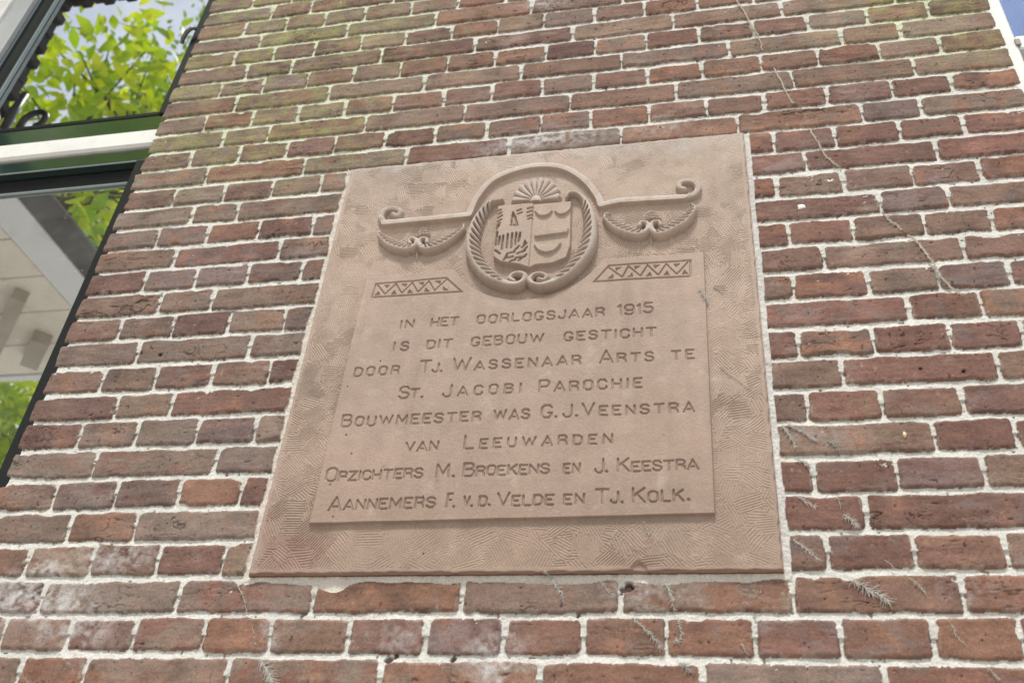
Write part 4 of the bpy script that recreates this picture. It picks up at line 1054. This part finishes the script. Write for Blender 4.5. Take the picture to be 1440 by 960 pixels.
bar(lsash, "lower_pane", M_GLASS, -2.3, -1.2898, 0.0630, 0.0685, -0.835, 0.9510, bev=0.0)
pst = MB()
pst.box(-1.848, -1.8385, 0.030, 0.10, 1.1555, 2.35, 0.002)
pst.build("post_edge", M_GREEN, wl)
bar(wl, "post_side", M_GREY, -1.910, -1.8485, 0.016, 0.11, 1.1555, 2.35)
bar(wl, "post", M_WHITE, -2.10, -1.9105, 0.004, 0.12, 1.1555, 2.35, bev=0.004)
far = MB(); far.box(-2.6, -2.101, 0.035, 0.09, 1.1555, 2.35, 0.002); far.build("side_panel", M_GREEN, wl)
bar(wl, "sill", M_WHITE, -2.6, -1.224, -0.03, 0.12, -0.97, -0.901, bev=0.006)
bar(wl, "head", M_WHITE, -2.6, -1.224, 0.0, 0.12, 2.351, 2.45, bev=0.006)
st = MB().tube([(-1.268, 0.020, 1.470), (-1.279, 0.014, 1.466), (-1.290, 0.016, 1.455), (-1.300, 0.024, 1.440), (-1.304, 0.032, 1.430)], lambda t: 0.0045 + 0.002 * math.sin(t * 3), 8)
st.build("sash_hook", M_METAL, sash, True)
MB().box(-2.59, -1.23, 0.13, 1.8, -0.95, 2.44).build("dark_interior", M_DARK, wl)

wr = empty("window", (1.05, 0.05, -0.9))
tag(wr, "white framed window with bluish obscured glass at the upper right edge of the wall", "window")
f = MB()
f.box(0.548, 0.602, 0.028, 0.09, -0.9, 2.35, 0.003)
f.box(1.48, 1.54, 0.028, 0.09, -0.9, 2.35, 0.003)
f.box(0.6022, 1.4798, 0.028, 0.09, 2.29, 2.35, 0.003)
f.box(0.6022, 1.4798, 0.028, 0.09, -0.9, -0.84, 0.003)
fr = f.build("frame", M_WHITE, wr)
bar(wr, "glazing_bar", M_WHITE, 0.6022, 1.4798, 0.030, 0.075, 1.057, 1.098, bev=0.003)
bar(wr, "upper_pane", M_GLASS_B, 0.6022, 1.4798, 0.058, 0.064, 1.0982, 2.2898, bev=0.0)
bar(wr, "lower_pane", M_GLASS_B, 0.6022, 1.4798, 0.058, 0.064, -0.8398, 1.0568, bev=0.0)
bar(wr, "hinge", M_HINGE, 0.597, 0.607, 0.0235, 0.0278, 1.062, 1.080, bev=0.001)
bar(wr, "sill", M_WHITE, 0.552, 1.6, -0.03, 0.12, -0.97, -0.901, bev=0.006)
MB().box(0.56, 1.53, 0.13, 1.8, -0.89, 2.34).build("dark_interior", M_DARK, wr)

# the wall goes on beyond the windows
wq = MB()
wq.box(-7.0, -2.601, 0.0, 0.30, Z_GROUND, 3.2)
wq.box(-2.60, WALL_L + 0.0135, 0.002, 0.30, Z_GROUND, -0.971)
wq.box(-2.60, WALL_L + 0.0135, 0.002, 0.30, 2.451, 3.2)
tag(wq.build("brick_wall", M_SIDE), "brick wall to the left of the green sash window", "wall")
wq = MB()
wq.box(1.601, 5.0, 0.0, 0.30, Z_GROUND, 3.2)
wq.box(WALL_R - 0.0125, 1.60, 0.002, 0.30, Z_GROUND, -0.971)
wq.box(WALL_R - 0.0125, 1.60, 0.002, 0.30, 2.351, 3.2)
tag(wq.build("brick_wall", M_SIDE), "brick wall to the right of the white framed window", "wall")

# ------------------------------------------------------------------ what the panes mirror: porch, tiled eave, trees
po = empty("porch_canopy", (-4.5, -1.15, 2.1))
tag(po, "porch roof with beige boarded underside and grey fascia, mirrored in the lower left pane", "porch")
sof = MB()
for k in range(9):
    y0 = -2.33 + k * 0.26
    sof.box(-6.5, -3.10, y0, y0 + 0.255, 2.205, 2.23, 0.004)
sof.build("soffit", M_SOFFIT, po)
def strut(x0, y0, x1, y1, w, z0, z1):
    b = MB(); d = Vector((x1 - x0, y1 - y0, 0)).normalized(); n = Vector((-d.y, d.x, 0)) * w
    b.v = [(x + s * n.x, y + s * n.y, z) for z in (z0, z1) for (x, y, s) in ((x0, y0, 1), (x0, y0, -1), (x1, y1, -1), (x1, y1, 1))]
    b.f = [(0, 1, 2, 3), (4, 5, 6, 7), (0, 1, 5, 4), (1, 2, 6, 5), (2, 3, 7, 6), (3, 0, 4, 7)]
    return b
strut(-3.27, -1.64, -3.70, -2.05, 0.035, 2.14, 2.204).build("bracket", M_SOFFIT_B, po)
strut(-3.37, -1.98, -3.58, -2.19, 0.045, 2.14, 2.204).build("bracket", M_SOFFIT_B, po)
MB().box(-3.09, -2.90, -2.335, -0.01, 2.20, 2.29, 0.004).build("fascia", M_FASCIA, po)
MB().box(-6.5, -3.095, -2.39, -2.34, 2.20, 2.29, 0.004).build("front_fascia", M_FASCIA, po)
MB().box(-2.895, -2.735, -2.40, -0.01, 2.20, 2.225, 0.006).build("gutter", M_GUTTER, po)
MB().box(-6.5, -2.91, -2.33, -0.01, 2.235, 2.30).build("roof_deck", M_TILE, po)
for px_ in (-6.3, -3.3):
    MB().box(px_ - 0.06, px_ + 0.06, -2.25, -2.13, Z_GROUND, 2.10, 0.01).build("post", M_WHITE, po)

ev = empty("roof_gable", (-4.0, -0.9, 2.305))
tag(ev, "dark tiled gable wall and eave over the porch, mirrored in the upper left pane", "roof")
tl = MB()
k = 0
z = 2.306
while z < 3.34:
    tl.box(-6.0, -2.968 - 0.022 * (k % 2) + 0.010 * math.sin(k * 2.1), -0.90, -0.80, z, z + 0.052, 0.006)
    z += 0.056; k += 1
x = -3.6
while x < -1.8:
    tl.box(x + 0.002, x + 0.058, -0.92, -0.80, 3.365 + 0.014 * (k % 2) + 0.005 * math.sin(k * 3.3), 3.66, 0.006)
    x += 0.061; k += 1
tl.build("tile_hanging", M_TILE, ev)
MB().box(-6.0, -3.05, -0.79, -0.02, 2.306, 3.66).build("gable_wall", M_TILE, ev)
MB().box(-6.0, -1.8, -0.95, -0.02, 3.665, 3.74).build("roof_slab", M_TILE, ev)
sc = MB()
def spiral(cx, cz, r0, r1, a0, a1, n=22):
    return [(cx + (r0 + (r1 - r0) * i / n) * math.cos(a0 + (a1 - a0) * i / n), -0.85, cz + (r0 + (r1 - r0) * i / n) * math.sin(a0 + (a1 - a0) * i / n)) for i in range(n + 1)]
sc.tube([(-2.86, -0.85, 2.226), (-2.885, -0.85, 2.36), (-2.895, -0.85, 2.50), (-2.885, -0.85, 2.62)], lambda q: 0.024 - 0.008 * q, 8)
sc.tube([(-2.86, -0.85, 2.30), (-2.815, -0.85, 2.37)] + spiral(-2.755, 2.425, 0.062, 0.040, math.radians(190), math.radians(-75)), lambda q: 0.015 - 0.003 * q, 8)
sc.tube([(-2.88, -0.85, 2.33), (-2.95, -0.85, 2.42), (-2.98, -0.85, 2.52)], lambda q: 0.014, 8)
tag(sc.build("iron_scroll", M_GUTTER, None, True), "black wrought iron scroll bracket on the porch roof, mirrored in the upper left pane", "bracket")

def leaf_mesh(name, centres, size, seed, curl=0.25):
    rg = np.random.default_rng(seed)
    n = len(centres)
    prof = np.array([(0, 0), (0.20, 0.28), (0.27, 0.58), (0.15, 0.90), (0, 1.15), (-0.15, 0.90), (-0.27, 0.58), (-0.20, 0.28)])
    sz = size * rg.uniform(0.6, 1.25, n)
    nrm = rg.normal(0, 1, (n, 3)) * 0.75 + np.array([0, 0, 1.0]); nrm /= np.linalg.norm(nrm, axis=1, keepdims=True)
    d = rg.normal(0, 1, (n, 3)) + np.array([0, 0, -0.5]); d -= nrm * (d * nrm).sum(1, keepdims=True); d /= np.linalg.norm(d, axis=1, keepdims=True)
    t = np.cross(nrm, d)
    co = np.zeros((n, 10, 3))
    for k, (a, b) in enumerate(prof):
        co[:, k] = centres + (t * a + d * b) * sz[:, None] + nrm * (abs(a) * curl - 0.12 * b * b)[..., None] * sz[:, None]
    co[:, 8] = centres + d * 0.4 * sz[:, None]
    co[:, 9] = centres + d * 0.8 * sz[:, None] - nrm * 0.06 * sz[:, None]
    b = (np.arange(n) * 10)[:, None]
    q = np.concatenate([b + np.array([[0, 1, 2, 8]]), b + np.array([[8, 2, 3, 9]]), b + np.array([[9, 3, 4, 5]]), b + np.array([[9, 5, 6, 8]]), b + np.array([[8, 6, 7, 0]])])
    tint = np.repeat(rg.random(n), 10)
    return np_mesh(name, co.reshape(-1, 3), q, np.repeat(tint[:, None], 3, 1), None, True)

def tree(name, label, base, height, crown, nleaf, lsize, seed, mat, clumps=60):
    """tapered trunk with limbs; leaves in clumps through an uneven crown (cx, cy, cz, rx, ry, rz)"""
    rg = np.random.default_rng(seed)
    t = empty(name, base)
    tag(t, label, "tree", "trees in front of the building")
    cx_, cy_, cz_, rx, ry, rz = crown
    tb = MB(); B = Vector(base)
    top = Vector((cx_, cy_, cz_ + rz * 0.4))
    trunk = [B.lerp(top, k / 8) + Vector((rg.normal(0, 0.06), rg.normal(0, 0.06), 0)) * (k > 0) for k in range(9)]
    tb.tube(trunk, lambda q: 0.17 * (1 - 0.85 * q), 10)
    cl_c = []
    for k in range(clumps):
        v = rg.normal(0, 1, 3); v /= np.linalg.norm(v); v *= rg.uniform(0.35, 1.0) ** 0.6
        p = Vector((cx_ + v[0] * rx, cy_ + v[1] * ry, cz_ + v[2] * rz)); cl_c.append(p)
        s0 = trunk[int(np.clip(rg.integers(6, 9), 6, 8))]
        mid = s0.lerp(p, 0.5) + Vector((rg.normal(0, 0.15), rg.normal(0, 0.15), rg.uniform(0, 0.25)))
        tb.tube([s0, s0.lerp(mid, 0.5) + Vector((0, 0, 0.05)), mid, mid.lerp(p, 0.6), p], lambda q: 0.022 * (1 - 0.8 * q), 5)
    tb.build("trunk", M_BARK, t, True)
    per = nleaf // clumps
    cs_ = [np.array(p) + rg.normal(0, 1, (per, 3)) * np.array([0.30, 0.30, 0.22]) * rg.uniform(0.6, 1.3) * max(1.0, rx / 2.2) for p in cl_c]
    me = leaf_mesh("crown", np.concatenate(cs_), lsize, seed + 1)
    link("crown", me, mat, t)
    return t

tree("leafy_tree", "near tree with large yellow green leaves, mirrored in the upper left pane", (-7.5, -4.4, Z_GROUND), 6, (-5.65, -4.0, 5.9, 1.7, 1.2, 1.55), 2700, 0.17, 11, M_LEAF, 70)
tree("leafy_tree", "bushy bright green tree beyond the porch, mirrored at the foot of the lower left pane", (-10.4, -9.4, Z_GROUND), 6, (-10.0, -9.2, 5.0, 2.8, 2.2, 2.7), 14000, 0.16, 12, M_LEAF, 120)
tree("leafy_tree", "tall dark leaved tree standing farthest from the building", (-11.5, -12.0, Z_GROUND), 12, (-9.6, -11.0, 14.0, 3.0, 2.4, 4.6), 6500, 0.20, 13, M_LEAF_D, 90)
tree("leafy_tree", "slender green tree in front of the white framed window, mirrored in its lower pane", (6.0, -8.0, Z_GROUND), 7, (6.0, -8.0, 5.0, 2.4, 2.2, 3.0), 4000, 0.16, 14, M_LEAF_D, 70)

# ------------------------------------------------------------------ ground
gr = MB()
gr.v = [(-400, -400, Z_GROUND), (400, -400, Z_GROUND), (400, 400, Z_GROUND), (-400, 400, Z_GROUND)]
gr.f = [(0, 1, 2, 3)]
g = gr.build("ground", M_PAVE); tag(g, kind="structure")
